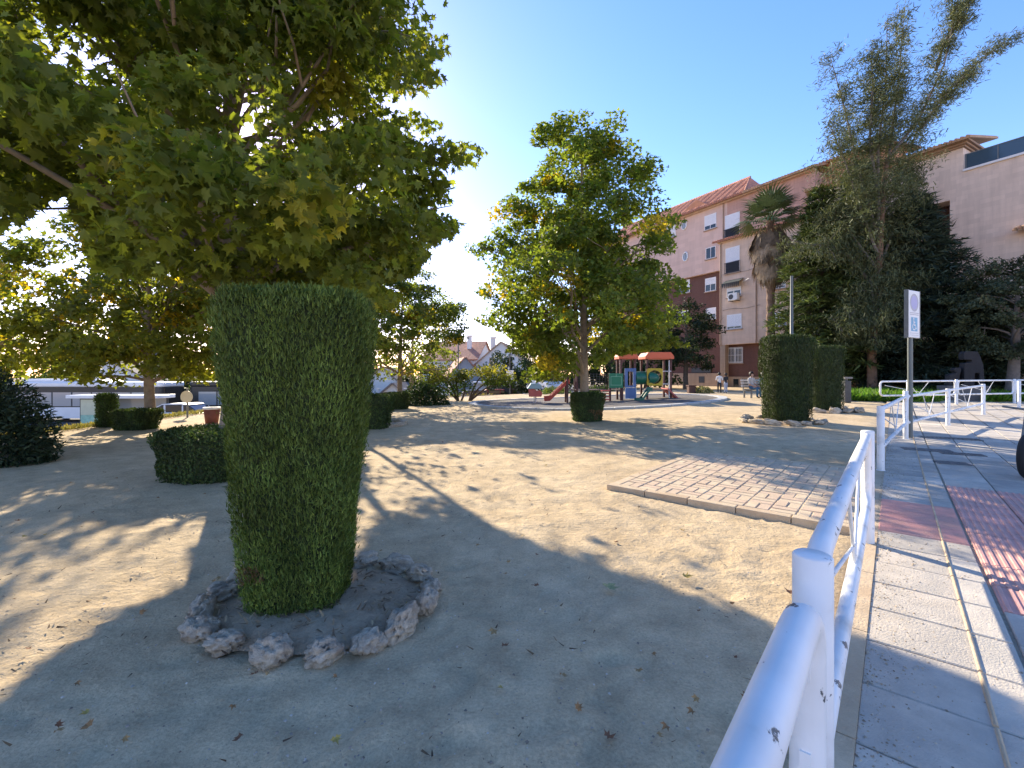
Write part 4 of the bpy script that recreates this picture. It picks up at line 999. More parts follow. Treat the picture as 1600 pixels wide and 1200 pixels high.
for zc_ in (zo+3.0, zo+6.1): mb.tube([(uP0+.3+3.4*k/6, -.03, zc_+.06*math.sin(k*1.3)) for k in range(7)], .012, 5)
mb.build('cable', darkrail, A)
u, z = fac(1160, 441, 0); mb = MB(); mb.tube([(u, -.03, z), (u+.9, -.5, z+.12)], .02, 6); mb.build('awning_arm', winwhite, A)
# right building
B = bframe('apartment_block', 'pale plastered block with tiled eave and glass-railed terrace on the far right')
uB0 = uP1+.004; zB = fac(1450, 250, .3)[1]; uS = fac(1505, 260, 0)[0]; zP = fac(1507, 268, 0)[1]; uN0 = fac(1436, 335, 0)[0]; uN1 = fac(1484, 335, 0)[0]; zN1 = fac(1484, 313, 0)[1]; zN0 = fac(1484, 430, 0)[1]
zBt = fac(1505, 229, .1)[1]
wpart(B, 'wall', cream2, (uB0, uN0, -9, 0, -.6, zBt), (uN0, uN1, -9, 0, zN1, zBt), (uN0, uN1, -9, 0, -.6, zN0), (uN1, uS, -9, 0, -.6, zBt), (uS, UR+3, -9, -.0, -.6, zP))
wpart(B, 'recess_wall', brownb, (uN0+.002, uN1-.002, -9, -1.1, zN0+.002, zN1-.002))
tiled_eave(B, uB0, uS+.45, -4.0, .55, zBt+.34, 1.1, tilesp, 'roof')
wpart(B, 'brick_cornice', wall_mat('cornice_brick', (.36, .24, .16)), (uB0, uS+.10, -4, .12, zBt+.002, zBt+.11), (uB0, uS+.22, -4, .26, zBt+.112, zBt+.22), (uB0, uS+.34, -4, .40, zBt+.222, zBt+.33))
wpart(B, 'parapet_cap', winwhite, (uS+.004, UR+3, -.25, .10, zP+.002, zP+.12))
wpart(B, 'terrace_glass', glass_mat('blue_glass', (.05, .085, .12)), (uS+.05, UR+3, -.08, -.05, zP+.13, zP+.95))
mb = MB(); bl(mb, uS+.05, UR+3, -.10, -.03, zP+.955, zP+1.0)
for k in range(7): c = uS+.1+k*1.3; bl(mb, c-.02, c+.02, -.045, -.02, zP+.13, zP+.95)
mb.build('terrace_rail', M['metal'], B)
tiled_eave(B, fac(1588, 345, 0)[0], UR+3, .002, .7, fac(1590, 358, .6)[1], .25, tilesp, 'small_eave')
u0, z0 = fac(1236, 322, -3); wpart(B, 'penthouse', orange, (u0, u0+6.5, -8, -2.5, zBt*.92, fac(1250, 270, -2.5)[1]))
tiled_eave(B, u0-.4, u0+6.8, -8, -2.2, fac(1250, 268, -2.2)[1]+.05, .9, tiles, 'penthouse_roof')
# low wall and rail in front of the right building
x, y, _ = ray(1535, 600, 23.4); conifer('low dark conifer added to darken the gap behind the sculpture', x, y, 6.2, [(.4, 1.7), (2, 2.0), (4, 1.5), (6, .3)], 18, .16, CB, 5, bough=9, rc=.8, nl=240)  # added tree stands in for the deep shade before the wall
LW = thing('low_wall', 'long low tan wall with a thin rail below the conifers', 'wall', (0, 0, 0))
p0 = np.array(ray(1290, 600, 29.5)[:2]); p1 = np.array(ray(1720, 600, 22.0)[:2]); dv = (p1-p0)/np.linalg.norm(p1-p0); L = np.linalg.norm(p1-p0); LW.location = (*p0, g1(*p0)); LW.rotation_euler = (0, 0, math.atan2(dv[1], dv[0]))
mb = MB(); mb.box(0, L, 0, .25, -.6, .62); mb.build('wall', basew, LW)
mb = MB(); mb.box(-.03, L+.03, -.04, .29, .622, .70); mb.build('coping', M['kerb'], LW)
mb = MB(); mb.tube([(0, -.25, .85), (L, -.25, .85)], .018, 6)
for k in range(12): mb.tube([(L*k/11, -.25, -.3), (L*k/11, -.25, .85)], .018, 6)
mb.build('rail', M['metal'], LW)

# ================================================================== houses beyond the street
roofg = pm('grey_roof', (.20, .17, .155), .9, .2, 2, .4, 12); whitew = pm('whitewash', (.70, .69, .67), .9, .06, 1.5); greyw = pm('grey_wall', (.36, .36, .37), .9, .08, 1.5)
def house(name, label, x, y, z, wd, dp, he, hr, rz, wall, roof, wins, porch=False, chimney=False):
    h = thing(name, label, 'house', (x, y, z), rz)
    mb = MB(); mb.prism([(-wd/2, -1), (wd/2, -1), (wd/2, he), (0, hr), (-wd/2, he)], 0, -dp, Matrix.Translation((0, 0, 0)) @ XZ); mb.build('wall', wall, h)
    mb = MB()
    for s in (-1, 1):
        a = Vector((s*(wd/2+.35), 0, he-.35*(hr-he)/(wd/2))); b = Vector((0, 0, hr)); nn = Vector((s*(hr-he), 0, wd/2)).normalized()*.14
        mb.add([a+Vector((0, -.3, 0))+nn*.02, b+Vector((0, -.3, 0))+nn*.02, b+Vector((0, dp+.3, 0))+nn*.02, a+Vector((0, dp+.3, 0))+nn*.02, a+Vector((0, -.3, 0))+nn, b+Vector((0, -.3, 0))+nn, b+Vector((0, dp+.3, 0))+nn, a+Vector((0, dp+.3, 0))+nn],
               [(0, 1, 2, 3), (4, 7, 6, 5), (0, 4, 5, 1), (1, 5, 6, 2), (2, 6, 7, 3), (3, 7, 4, 0)])
    r = mb.build('roof', roof, h)
    if chimney:
        mb = MB(); mb.box(-wd*.25, -wd*.25+.6, 1.5, 2.1, hr-1.2, hr+.7); mb.box(-wd*.25-.08, -wd*.25+.68, 1.42, 2.18, hr+.702, hr+.85); mb.build('chimney', wall, r)
    for (u, zc, ww, wh) in wins:
        mb = MB(); f = .07
        for b in ((u-ww/2, u+ww/2, -.06, .02, zc-wh/2, zc-wh/2+f), (u-ww/2, u+ww/2, -.06, .02, zc+wh/2-f, zc+wh/2), (u-ww/2, u-ww/2+f, -.06, .02, zc-wh/2+f, zc+wh/2-f), (u+ww/2-f, u+ww/2, -.06, .02, zc-wh/2+f, zc+wh/2-f), (u-.03, u+.03, -.05, .02, zc-wh/2+f, zc+wh/2-f)): mb.box(*b)
        w_ = mb.build('window', winwhite, h)
        mb = MB(); mb.box(u-ww/2+f, u+ww/2-f, -.02, -.005, zc-wh/2+f, zc+wh/2-f); mb.build('pane', M['glass'], w_)
    if porch:
        mb = MB(); mb.prism([(-1.5, 0), (1.5, 0), (1.5, 2.1), (0, 3.3), (-1.5, 2.1)], .01, 1.3, Matrix.Translation((.9, 0, 0)) @ XZ); mb.build('porch', wall, h)
        mb = MB()
        for s in (-1, 1): mb.add([(.9+s*1.8, -1.5, 1.92), (.9, -1.5, 3.36), (.9, 0, 3.36), (.9+s*1.8, 0, 1.92), (.9+s*1.8, -1.5, 2.06), (.9, -1.5, 3.5), (.9, 0, 3.5), (.9+s*1.8, 0, 2.06)], [(0, 1, 2, 3), (4, 7, 6, 5), (0, 4, 5, 1), (1, 5, 6, 2), (2, 6, 7, 3), (3, 7, 4, 0)])
        mb.build('porch_roof', roofg, h)
        mb = MB(); mb.box(.4, 1.4, -1.36, -1.312, 0, 2.0); mb.build('door', M['dmetal'], h)
    return h
def H(px, Y): return ray(px, 600, Y)[0]
gl = -1.6
house('gable_house', 'white gabled house with a small porch beyond the street, right of the lamp', H(783, 58), 58, gl, 6.6, 9, 4.3, 7.1, R(-8), whitew, tilesp, [(-1.2, 4.6, .8, 1.3), (1.1, 4.6, .8, 1.3), (-2.2, 1.4, .7, 1.0)], porch=True, chimney=True)
house('gable_house', 'grey gabled house in shade just right of the street lamp', H(727, 56), 56, gl, 3.7, 10, 3.0, 5.1, R(14), greyw, tiles, [(-.6, 2.4, .7, 1.0)])  # grey wall colour carries the shade on this gable
house('gable_house', 'house with a sunlit orange tiled roof rising behind the white gabled house', H(758, 70), 70, gl, 11, 8, 5.2, 8.0, R(80), whitew, tiles, [(2, 3.5, 1, 1.3)], chimney=True)
house('gable_house', 'low white house with a steep gable right beside the front hedge', H(597, 44), 44, gl-.2, 4.4, 8, 1.9, 3.9, R(4), whitew, roofg, [(-1.2, .9, .9, 1.2), (1.2, .9, .9, 1.2)])
house('gable_house', 'small white gable left of the thin plane tree trunk', H(614, 40), 40, gl-.2, 3.0, 7, 1.1, 2.4, R(0), whitew, roofg, [(-.8, .5, .7, .9), (.8, .5, .7, .9)])
house('gable_house', 'wide white gable rising over the white bus roof', H(168, 47), 47, -2.0, 8.6, 9, 2.7, 5.0, R(6), whitew, roofg, [(.9, 2.6, 1.7, 1.5)])
house('gable_house', 'blue-grey house half hidden by yellow leaves at the left', H(118, 58), 58, -2.0, 6.0, 9, 4.6, 7.6, R(-20), greyw, roofg, [(0, 4.2, 1.0, 1.2)])
GW = thing('garden_wall', 'white garden wall along the far side of the street', 'wall', (H(640, 40), 41, -1.5))
mb = MB(); mb.box(-3.4, 9.5, 0, .25, -.5, 1.0); mb.build('wall', whitew, GW); mb = MB(); mb.box(-3.5, 9.6, -.05, .3, 1.002, 1.10); mb.build('coping', roofg, GW)
mb = MB()
for k in range(5): mb.box(-3.2+k*.55, -3.0+k*.55, .02, .2, 1.102, 1.6)
mb.box(-3.3, -.5, 0, .24, 1.602, 1.7); mb.build('balustrade', whitew, GW)
GG = thing('garage', 'white flat-roofed garage with a dark door at the foot of the white gabled house', 'garage', (H(790, 50), 50, gl))
mb = MB(); mb.box(-3.6, 3.0, 0, 5, -.5, 2.0); mb.build('wall', whitew, GG); mb = MB(); mb.box(-3.8, 3.2, -.3, 5.2, 2.002, 2.2); mb.build('roof', whitew, GG); mb = MB(); mb.box(-.9, 1.9, -.04, -.004, -.1, 1.75); mb.build('door', M['dmetal'], GG)

# ================================================================== vehicles in the street
buswhite = pm('bus_white', (.74, .75, .76), .35, .05, 2); carwhite = pm('car_white', (.70, .71, .72), .3, .04, 2); busgreen = pm('bus_green', (.02, .10, .075), .4, .1, 2); busdark = pm('bus_dark', (.025, .028, .03), .4, .1, 2)
redp = pm('red_paint', (.36, .06, .055), .45, .1, 3)
def wheel(root, x, y, r, wd=.24):
    mb = MB(); pr = [(r*.62, -wd/2), (r*.92, -wd/2), (r, -wd*.3), (r, wd*.3), (r*.92, wd/2), (r*.62, wd/2), (r*.62, -wd/2)]
    n = 24; V = [(rr*math.cos(2*PI*k/n), yy, rr*math.sin(2*PI*k/n)) for rr, yy in pr for k in range(n)]
    mb.add(V, [(i*n+k, i*n+(k+1) % n, (i+1)*n+(k+1) % n, (i+1)*n+k) for i in range(len(pr)-1) for k in range(n)], True)
    t = mb.build('wheel', M['black'], root, loc=(x, y, r))
    mb = MB(); n = 16
    mb.prism([(r*.63*math.cos(2*PI*k/n), r*.63*math.sin(2*PI*k/n)) for k in range(n)], -.06, .06, XZ); mb.build('rim', M['metal'], t)
def bus(label, x, y, L, mats, rz=0.0, logo=False, hump=True):
    z = g1(x, y); b = thing('city_bus', label, 'bus', (x, y, z), rz); Hh = 2.95
    body, low, band = mats
    def sec(z0, z1, o=0):
        mb = MB(); r = .35; P = []
        for cx_, cy_, a0 in ((L/2-r, 1.25-r, 0), (-L/2+r, 1.25-r, 90), (-L/2+r, -1.25+r, 180), (L/2-r, -1.25+r, 270)):
            for q in range(5): a = R(a0+q*22.5); P.append((cx_+(r-o)*math.cos(a), cy_+(r-o)*math.sin(a)))
        mb.prism(P, z0, z1); return mb
    sec(.32, 1.12).build('body', low, b); sec(1.122, 2.58, .02).build('window_band', band, b); sec(2.582, Hh, .0).build('roof', body, b, .1)
    if hump:
        mb = MB(); mb.prism([(-L*.42, 0), (L*.12, 0), (L*.06, .20), (-L*.39, .22)], -.9, .9, Matrix.Translation((0, 0, Hh)) @ XZ); hm = mb.build('roof_unit', body, b, .05)
        mb = MB(); mb.box(-L*.14, L*.02, -.915, -.902, Hh+.06, Hh+.13); mb.build('vent', M['dmetal'], hm)
    n = 7; ww = (L-1.6)/n
    for k in range(n):
        u = -L/2+.8+k*ww; mb = MB(); mb.box(u+.05, u+ww-.05, -1.262, -1.232, 1.2, 2.2)
        if k == n-2: mb = MB(); mb.box(u+.05, u+ww-.05, -1.268, -1.235, .42, 2.2)
        mb.build('door' if k == n-2 else 'window', M['glassb'], b)  # pale pane colour stands in for a bright reflection
    mb = MB(); mb.box(L/2-.003, L/2+.012, -1.0, 1.0, 1.0, 2.5); mb.build('windscreen', M['glass'], b)
    for wx in (-L*.3, L*.27):
        for s in (-1, 1): wheel(b, wx, s*1.14, .48)
    if logo:
        for wx in (L*-.36, L*.16):
            mb = MB(); mb.prism([(-.42, -.33), (.42, -.33), (0, .42)], .0, .012, Matrix.Translation((wx, -1.262, .78)) @ XZ); t = mb.build('triangle_mark', winwhite, b)
            mb = MB(); mb.prism([(-.2, -.2), (.2, -.2), (0, .18)], .0, .008, Matrix.Translation((wx, -1.275, .76)) @ XZ); mb.build('mark_centre', busgreen, t)
bus('white city bus with a roof unit standing behind the shelter', -31.2, 34.2, 11.6, (buswhite, buswhite, busdark))
bus('dark city bus with a green lower side and white triangle marks', -18.6, 35.4, 11.6, (busdark, busgreen, busdark), logo=True, hump=False)
def car(label, x, y, rz, paint, van=0.0, L=4.2, Hh=1.48):
    z = g1(x, y)+.03; c = thing('parked_car', label, 'car', (x, y, z), rz)
    P = [(-L/2, .35), (-L/2+.05, .85), (-L/2+.25, .95), (-L/2+.55, 1.0)]
    side = [(-L/2, .30), (L/2, .30), (L/2+.02, .62), (L/2-.15, .80), (L*.24, .95), (-L/2+.12, 1.0), (-L/2, .8)]
    mb = MB(); mb.prism(side, -.85, .85, XZ); mb.build('body', paint, c, .07)
    cab = [(-L/2+.18, 1.0), (L*.24, .95), (L*.08, Hh-.05), (-.1, Hh), (-L*.32, Hh-.03), (-L/2+.3, Hh-.25)]
    mb = MB(); mb.prism([(p[0]*.97, p[1]+.002) for p in cab], -.74, .74, XZ); mb.build('cabin', M['glass'], c, .05)
    mb = MB(); mb.prism([(L*.085, Hh-.06), (-.1, Hh-.01), (-L*.32, Hh-.04), (-L/2+.31, Hh-.26), (-L/2+.31, Hh-.19), (-L*.32, Hh+.03), (-.1, Hh+.05), (L*.09, Hh-.01)], -.76, .76, XZ); mb.build('roof', paint, c, .02)
    for s in (-1, 1):
        for u_, w_ in ((-.09, .09), (-L*.3, .12)): mb = MB(); mb.box(u_, u_+w_, s*.742-.012, s*.742+.012, 1.0, Hh-.05); mb.build('pillar', paint, c)
        mb = MB(); mb.box(-.05, .55, s*.86-.006, s*.86+.006, .78, .81); mb.build('trim', M['dmetal'], c)
        mb = MB(); mb.box(L/2-.2, L/2-.02, s*.62-.16, s*.62+.16, .62, .76); mb.build('headlight', M['glassb'], c, .03)
        for wx in (-L*.31, L*.31): wheel(c, wx, s*.78, .31, .2)
car('white car parked in the street in front of the green bus', -21.6, 30.6, R(0), carwhite, L=4.3, Hh=1.5)
car('red car parked in the street below the white gabled house', H(782, 43), 43, R(3), redp)
car('dark blue car parked just left of the red one', H(752, 42.5), 42.5, R(3), pm('car_blue', (.04, .055, .075), .3, .05, 2))
x, y, _ = ray(852, 612, 38); car('white car seen between the spring rider and the red slide', x, y, R(-68), carwhite)
car('white car hidden behind the citrus tree', H(690, 40), 39.2, R(4), carwhite)
# bus shelter
S = thing('bus_shelter', 'bus shelter with a white roof edge and a green and yellow poster panel', 'shelter', (-26.0, 30.4, g1(-26, 30.4)))
mb = MB(); mb.box(-3.1, 2.9, -.8, .8, 1.93, 2.15); mb.build('roof', buswhite, S, .03)
for px_ in (-2.6, -1.6, 1.2, 2.5):
    mb = MB(); mb.box(px_-.05, px_+.05, .55, .65, 0, 1.928); mb.build('post', M['dmetal'], S)
pan = MB(); pan.box(-2.32, -1.0, -.62, -.5, .1, 1.92); pn = pan.build('poster_panel', M['dmetal'], S)
mb = MB(); mb.box(-2.26, -1.06, -.635, -.622, .85, 1.86); mb.build('poster', pm('poster_yellow', (.55, .56, .40), .5, .08, 3), pn)
mb = MB(); mb.box(-2.26, -1.06, -.635, -.622, .15, .845); mb.build('poster', pm('poster_green', (.30, .52, .40), .5, .35, 2), pn)
mb = MB(); mb.box(-.8, 1.0, .2, .55, .42, .47); mb.build('bench_seat', M['metal'], S)
mb = MB(); mb.box(-1.0, 2.5, .6, .62, .3, 1.9); mb.build('glass_back', M['glassb'], S)

# ================================================================== white railings
POST_H = 1.0
def post(label, x, y, h=POST_H, r=.049):
    p = thing('railing_post', label, 'post', (x, y, g1(x, y)), random.uniform(0, 6), 'white railing posts')
    mb = MB(); mb.lathe([(r, -.15), (r, h-.006), (r-.006, h), (0, h+.002)], 24)
    # weld sag and base collar
    mb.lathe([(r+.012, -.05), (r+.012, .012), (r, .02)], 24); mb.build('tube', M['white'], p)
    return p
def rail_panel(label, a, b, zt=.94, zb=.38, r=.033, group='white tubular railing panels', gap=.075):
    a = np.array(a, float); b = np.array(b, float); d = (b-a)/np.linalg.norm(b-a); a = a+d*gap; b = b-d*gap
    L = float(np.linalg.norm(b-a)); z0, z1 = g1(*a), g1(*b)
    p = thing('white_railing', label, 'railing', (a[0], a[1], z0), math.atan2(d[1], d[0]), group)
    sl = (z1-z0)/L; c = .13
    def q(x, z): return Vector((x, 0, z+sl*x))
    pts = []
    for cx_, cz, a0 in ((c, zt-c, 180), (L-c, zt-c, 90), (L-c, zb+c, 0), (c, zb+c, -90)):
        for k in range(7):
            an = R(a0-15*k); pts.append(q(cx_+c*math.cos(an), cz+c*math.sin(an)))
    pts.append(pts[0]); P = []
    for i in range(len(pts)-1): P.append(pts[i])
    P.append(pts[0])
    mb = MB(); mb.tube(P, r, 14, cap=False); mb.build('frame', M['white'], p)
    for x0, x1, zz0, zz1 in ((L*.36, L*.50, zt-r, zb+r*.5), (L*.64, L*.50, zt-r, zb+r*.5), (L*.06, L*.54, zt-r-.12, zb+.10)):
        mb = MB(); mb.tube([q(x0, zz0), q(x1, zz1)], .009, 8); mb.build('brace', M['white'], p)
    for x in (-.055, L-r-.005):
        for z in (zt-.16, zb+.16): mb = MB(); mb.box(x, x+.06, -.012, .012, z-.02+sl*max(x, 0), z+.02+sl*max(x, 0)); mb.build('weld_tab', M['white'], p)
    return p
PA = (.835, 1.262); PB = (3.13, 4.0); PC = (5.68, 7.0); PD = (8.75, 10.1); PE = (11.8, 12.3); PF = (15.3, 14.75); PG = (18.75, 16.8)
for nm, p in (('nearest white railing post in the foreground', PA), ('white railing post before the paved opening', PB), ('white railing post just past the paved opening', PC), ('white railing post right beside the tall sign pole', PD),
              ('white railing post where the row bends, behind the sign', PE), ('white railing post at the end of the row that crosses the pavement', PF), ('white railing post at the far right edge of the photo', PG)):
    post(nm, *p, h=1.0 if p != PD else 1.08)
rail_panel('near railing panel running out of the bottom of the photo', (PA[0]-2.33, PA[1]-2.78), (PA[0]+.0, PA[1]+.0), .90, .36, .041, gap=.10)
rail_panel('railing panel with chipped white paint between the two nearest posts', PA, PB, .965, .38)
rail_panel('railing panel in front of the sign pole, just past the paved opening', PC, PD, .95, .36)
rail_panel('second railing panel from the paved opening, behind the sign pole', PD, PE, .95, .36)
rail_panel('railing panel of the near row with a clear diagonal brace', PE, PF, .95, .36)
# second row along the planted strip
Q0 = (15.6, 17.9); Q1 = (17.9, 18.3); Q2 = (20.9, 18.9); Q3 = (24.3, 19.6)
post('back-row railing post seen between the sign pole and the sculpture', *Q0); post('back-row railing post in front of the dark sculpture', *Q1); post('back-row railing post right of the sculpture plinth', *Q2)
rail_panel('back-row railing panel left of the sculpture', (Q0[0]-1.4, Q0[1]-.3), Q1, .95, .4); rail_panel('back-row railing panel in front of the sculpture plinth', Q1, Q2, .95, .4); rail_panel('back-row railing panel at the right edge in front of the olive tree', Q2, Q3, .95, .4)

# ================================================================== tall sign, lamp posts, small street furniture
def sign():
    x, y = 8.98, 10.25; z = g1(x, y)
    s = thing('parking_sign', 'tall white double sign on a dark pole: faded round disc over a blue wheelchair panel', 'sign', (x, y, z), R(28))
    mb = MB(); mb.tube([(0, 0, -.1), (0, 0, 2.5)], .05, 14); mb.build('pole', pm('sign_pole', (.13, .15, .15), .5, .15, 5, metal=.3), s)
    zt = EYE-(455-HZ)*y/F-z; zb = EYE-(528-HZ)*y/F-z
    wf = pm('sign_white', (.70, .70, .70), .5, .05, 3)
    mb = MB(); mb.box(-.27, .27, -.075, .0, zb, zt); b = mb.build('sign_box', wf, s, .012)
    mb = MB()
    for e in ((-.284, -.271, -.078, .003, zb-.01, zt+.01), (.271, .284, -.078, .003, zb-.01, zt+.01)): mb.box(*e)
    mb.build('edge_frame', M['metal'], b)
    def disc(cx_, cz, r, r0, y0, mat, name, n=36):
        mb = MB(); V = [(cx_+rr*math.cos(2*PI*k/n), y0, cz+rr*math.sin(2*PI*k/n)) for rr in (r0, r) for k in range(n)]
        if r0 > 0: mb.add(V, [(k, (k+1) % n, n+(k+1) % n, n+k) for k in range(n)])
        else: mb.add(V[n:], [tuple(range(n))])
        return mb.build(name, mat, b)
    gb = pm('faded_violet', (.40, .385, .58), .6, .06, 3); gg = pm('faded_grey', (.42, .41, .44), .6, .06, 3); bl_ = pm('sign_blue', (.13, .33, .50), .5, .12, 4)
    zc = zt-(zt-zb)*.255
    disc(0, zc, .20, .155, -.0765, gg, 'disc_rim'); disc(0, zc, .153, 0, -.0765, gb, 'disc')
    mb = MB()
    for k, ww in enumerate((.42, .42)): mb.box(-ww/2, ww/2, -.0775, -.0755, zt-(zt-zb)*(.475+.036*k)-.008, zt-(zt-zb)*(.475+.036*k)+.008)
    for k in range(2): mb.box(-.21, .21, -.0775, -.0755, zb+.05+.045*k, zb+.058+.045*k)
    mb.build('printed_line', gg, b)
    z2 = zb+(zt-zb)*.285
    mb = MB(); mb.box(-.15, .15, -.0770, -.0755, z2-.155, z2+.155); mb.build('blue_panel', bl_, b)
    mb = MB()
    def seg(x0, z0, x1, z1, w_=.016):
        a = Vector((x0, 0, z0)); c = Vector((x1, 0, z1)); d = (c-a).normalized(); nn = Vector((-d.z, 0, d.x))*w_
        mb.add([Vector((p.x, -.0785, p.z+z2)) for p in (a+nn, a-nn, c-nn, c+nn)], [(0, 1, 2, 3)])
    n = 20; ang = [R(130+ (300-0)*k/n*.83) for k in range(n+1)]
    for k in range(n): seg(-.01+.075*math.cos(ang[k]), -.05+.075*math.sin(ang[k]), -.01+.075*math.cos(ang[k+1]), -.05+.075*math.sin(ang[k+1]), .012)
    seg(-.03, .085, -.02, -.02, .018); seg(-.02, -.02, .055, -.02, .016); seg(.05, -.02, .085, -.10, .016); seg(.08, -.10, .11, -.09, .012); seg(-.025, .045, .04, .045, .012)
    mb.add([(-.03+.026*math.cos(2*PI*k/14), -.0785, z2+.122+.026*math.sin(2*PI*k/14)) for k in range(14)], [tuple(range(14))])
    mb.build('wheelchair_symbol', wf, b)
sign()
def lamp(label, x, y, h, r=.055, globe=True, arm=False):
    z = g1(x, y); l = thing('street_lamp', label, 'street lamp', (x, y, z), 0, 'street lamps')
    mb = MB(); mb.tube([(0, 0, -.1), (0, 0, .9), (0, 0, .92), (0, 0, h)], [r*1.7, r*1.6, r, r*.75], 12); mb.build('pole', pm('lamp_grey', (.10, .115, .11), .5, .15, 6), l)
    if globe:
        mb = MB(); mb.lathe([(.06, h), (.10, h+.04), (.21, h+.12), (.25, h+.28), (.2, h+.43), (.1, h+.5), (0, h+.52)], 18); mb.build('globe', pm('lamp_globe', (.72, .72, .70), .35, .04, 3), l)
        mb = MB(); mb.lathe([(.0, h+.56), (.2, h+.5), (.24, h+.43), (.21, h+.44)], 18); mb.build('cap', M['dmetal'], l)
    return l
lamp('street lamp whose pole stands behind the tall front hedge', -5.45, 13.9, 5.4, .06)
x, y, _ = ray(716, 600, 34.5); lamp('street lamp with a round globe left of the grey gabled house', x, y, 5.2, .06)
x, y, _ = ray(1237, 560, 19.5); lamp('bare grey lamp pole rising behind the cypress blocks', x, y, 5.4, .075, globe=False)
x, y, _ = ray(797, 600, 36); T_ = thing('notice_pole', 'dark pole with a small pale notice plate in front of the white garage', 'sign', (x, y, g1(x, y)))
mb = MB(); mb.tube([(0, 0, -.1), (0, 0, 4.2)], .055, 8); mb.build('pole', M['dmetal'], T_)
mb = MB(); mb.box(-.3, .3, -.09, -.06, 1.2, 2.1); mb.build('plate', winwhite, T_)
x, y = G(293, 652); T_ = thing('traffic_sign', 'round traffic sign seen from behind, in front of the dark bus', 'sign', (x, y, g1(x, y)))
hz_ = EYE-(620-HZ)*y/F-g1(x, y)
mb = MB(); mb.tube([(0, 0, -.2), (0, 0, hz_+.3)], .03, 8); mb.build('pole', M['metal'], T_)
mb = MB(); n = 24; mb.prism([(.21*math.cos(2*PI*k/n), .21*math.sin(2*PI*k/n)) for k in range(n)], .035, .05, Matrix.Translation((0, 0, hz_)) @ XZ); mb.build('disc', pm('sign_back', (.62, .60, .50), .5, .1, 4), T_)
x, y = G(331, 661); T_ = thing('litter_bin', 'reddish brown tub-shaped bin with a pale rim at the park edge', 'bin', (x, y, g1(x, y)))
mb = MB(); mb.lathe([(.15, 0), (.17, 0), (.22, .42), (.19, .42)], 16); mb.build('tub', pm('terracotta', (.22, .075, .05), .8, .2, 8), T_); mb = MB(); mb.lathe([(.18, .422), (.235, .422), (.235, .48), (.18, .48), (.18, .422)], 16); mb.build('rim', winwhite, T_)
x, y = G(1322, 629); T_ = thing('bollard_bin', 'slim dark grey waste post beside the right cypress blocks', 'bin', (x, y, g1(x, y)))
mb = MB(); mb.box(-.13, .13, -.13, .13, 0, .92); mb.build('body', M['dmetal'], T_, .02); mb = MB(); mb.box(-.16, .16, -.16, .16, 1.0, 1.08); mb.box(-.12, .12, .06, .12, .922, .999); mb.build('lid', M['iron'], T_)
x, y = G(1080, 614); T_ = thing('planter_box', 'brown square planter under the dark tree by the wall', 'planter', (x, y, g1(x, y)))
mb = MB(); mb.box(-.2, .2, -.2, .2, 0, .40); mb.build('box', pm('planter_brown', (.09, .045, .035), .85, .2, 6), T_, .02); mb = MB(); mb.box(-.23, .23, -.23, .23, .402, .47); mb.build('rim', MATS['planter_brown'], T_)
# dark sculpture on its plinth
x, y, _ = ray(1512, 610, 20.5); SC = thing('sculpture', 'dark abstract stone sculpture of two hooked blocks on a grey plinth', 'sculpture', (x, y, g1(x, y)), R(-18)); SC.scale = (.82, .9, .9)
dst = pm('dark_stone', (.022, .022, .025), .85, .2, 6, .4, 40)
mb = MB(); mb.box(-1.15, .75, -.45, .45, -.2, .72); mb.build('plinth', pm('plinth_grey', (.13, .125, .125), .9, .12, 4, .3, 40), SC, .02)
mb = MB(); mb.prism([(-.28, .722), (.18, .722), (.20, 1.35), (.38, 1.35), (.40, .722), (.62, .722), (.56, 1.75), (.42, 2.2), (.32, 2.42), (-.22, 2.44), (-.30, 2.3), (-.28, 2.02), (.06, 2.0), (.06, 1.88), (-.26, 1.86)], -.22, .22, XZ); mb.build('tall_block', dst, SC, .03)
mb = MB(); mb.prism([(-.95, .722), (-.5, .722), (-.44, 1.25), (-.38, 1.5), (-.42, 1.62), (-.62, 1.62), (-.72, 1.5), (-.6, 1.36), (-.92, 1.26)], -.2, .2, XZ); mb.build('low_block', dst, SC, .03)
# drain covers set in the pavement
def cover(label, px, py, w_, d_, bars, mat):
    x, y = G(px, py); c = thing('drain_cover', label, 'drain cover', (x, y, g1(x, y)+.0135), ANG_S-PI/2+R(12), 'covers in the pavement')
    mb = MB()
    if bars:
        for e in ((-w_/2, w_/2, -d_/2, -d_/2+.03), (-w_/2, w_/2, d_/2-.03, d_/2), (-w_/2, -w_/2+.03, -d_/2+.03, d_/2-.03), (w_/2-.03, w_/2, -d_/2+.03, d_/2-.03)): mb.box(*e, -.03, .008)
        mb.build('frame', mat, c)
        mb = MB(); mb.box(-w_/2+.03, w_/2-.03, -d_/2+.03, d_/2-.03, -.03, -.012); mb.build('pit', M['black'], c)
        for k in range(bars):
            u = -w_/2+.03+(w_-.06)*(k+.5)/bars; q = MB(); q.box(u-.016, u+.016, -d_/2+.031, d_/2-.031, -.012, .006); q.build('bar', mat, c)
    else:
        mb.box(-w_/2, w_/2, -d_/2, d_/2, -.02, .004); pl_ = mb.build('plate', mat, c)
        mb = MB()
        for i in range(6):
            for j in range(4): mb.box(-w_/2+w_*(i+.2)/6, -w_/2+w_*(i+.8)/6, -d_/2+d_*(j+.25)/4, -d_/2+d_*(j+.75)/4, .0042, .007)
        mb.build('studs', mat, pl_)
cover('long slotted drain grate near the sign pole', 1484, 686, 1.0, .34, 13, M['iron'])
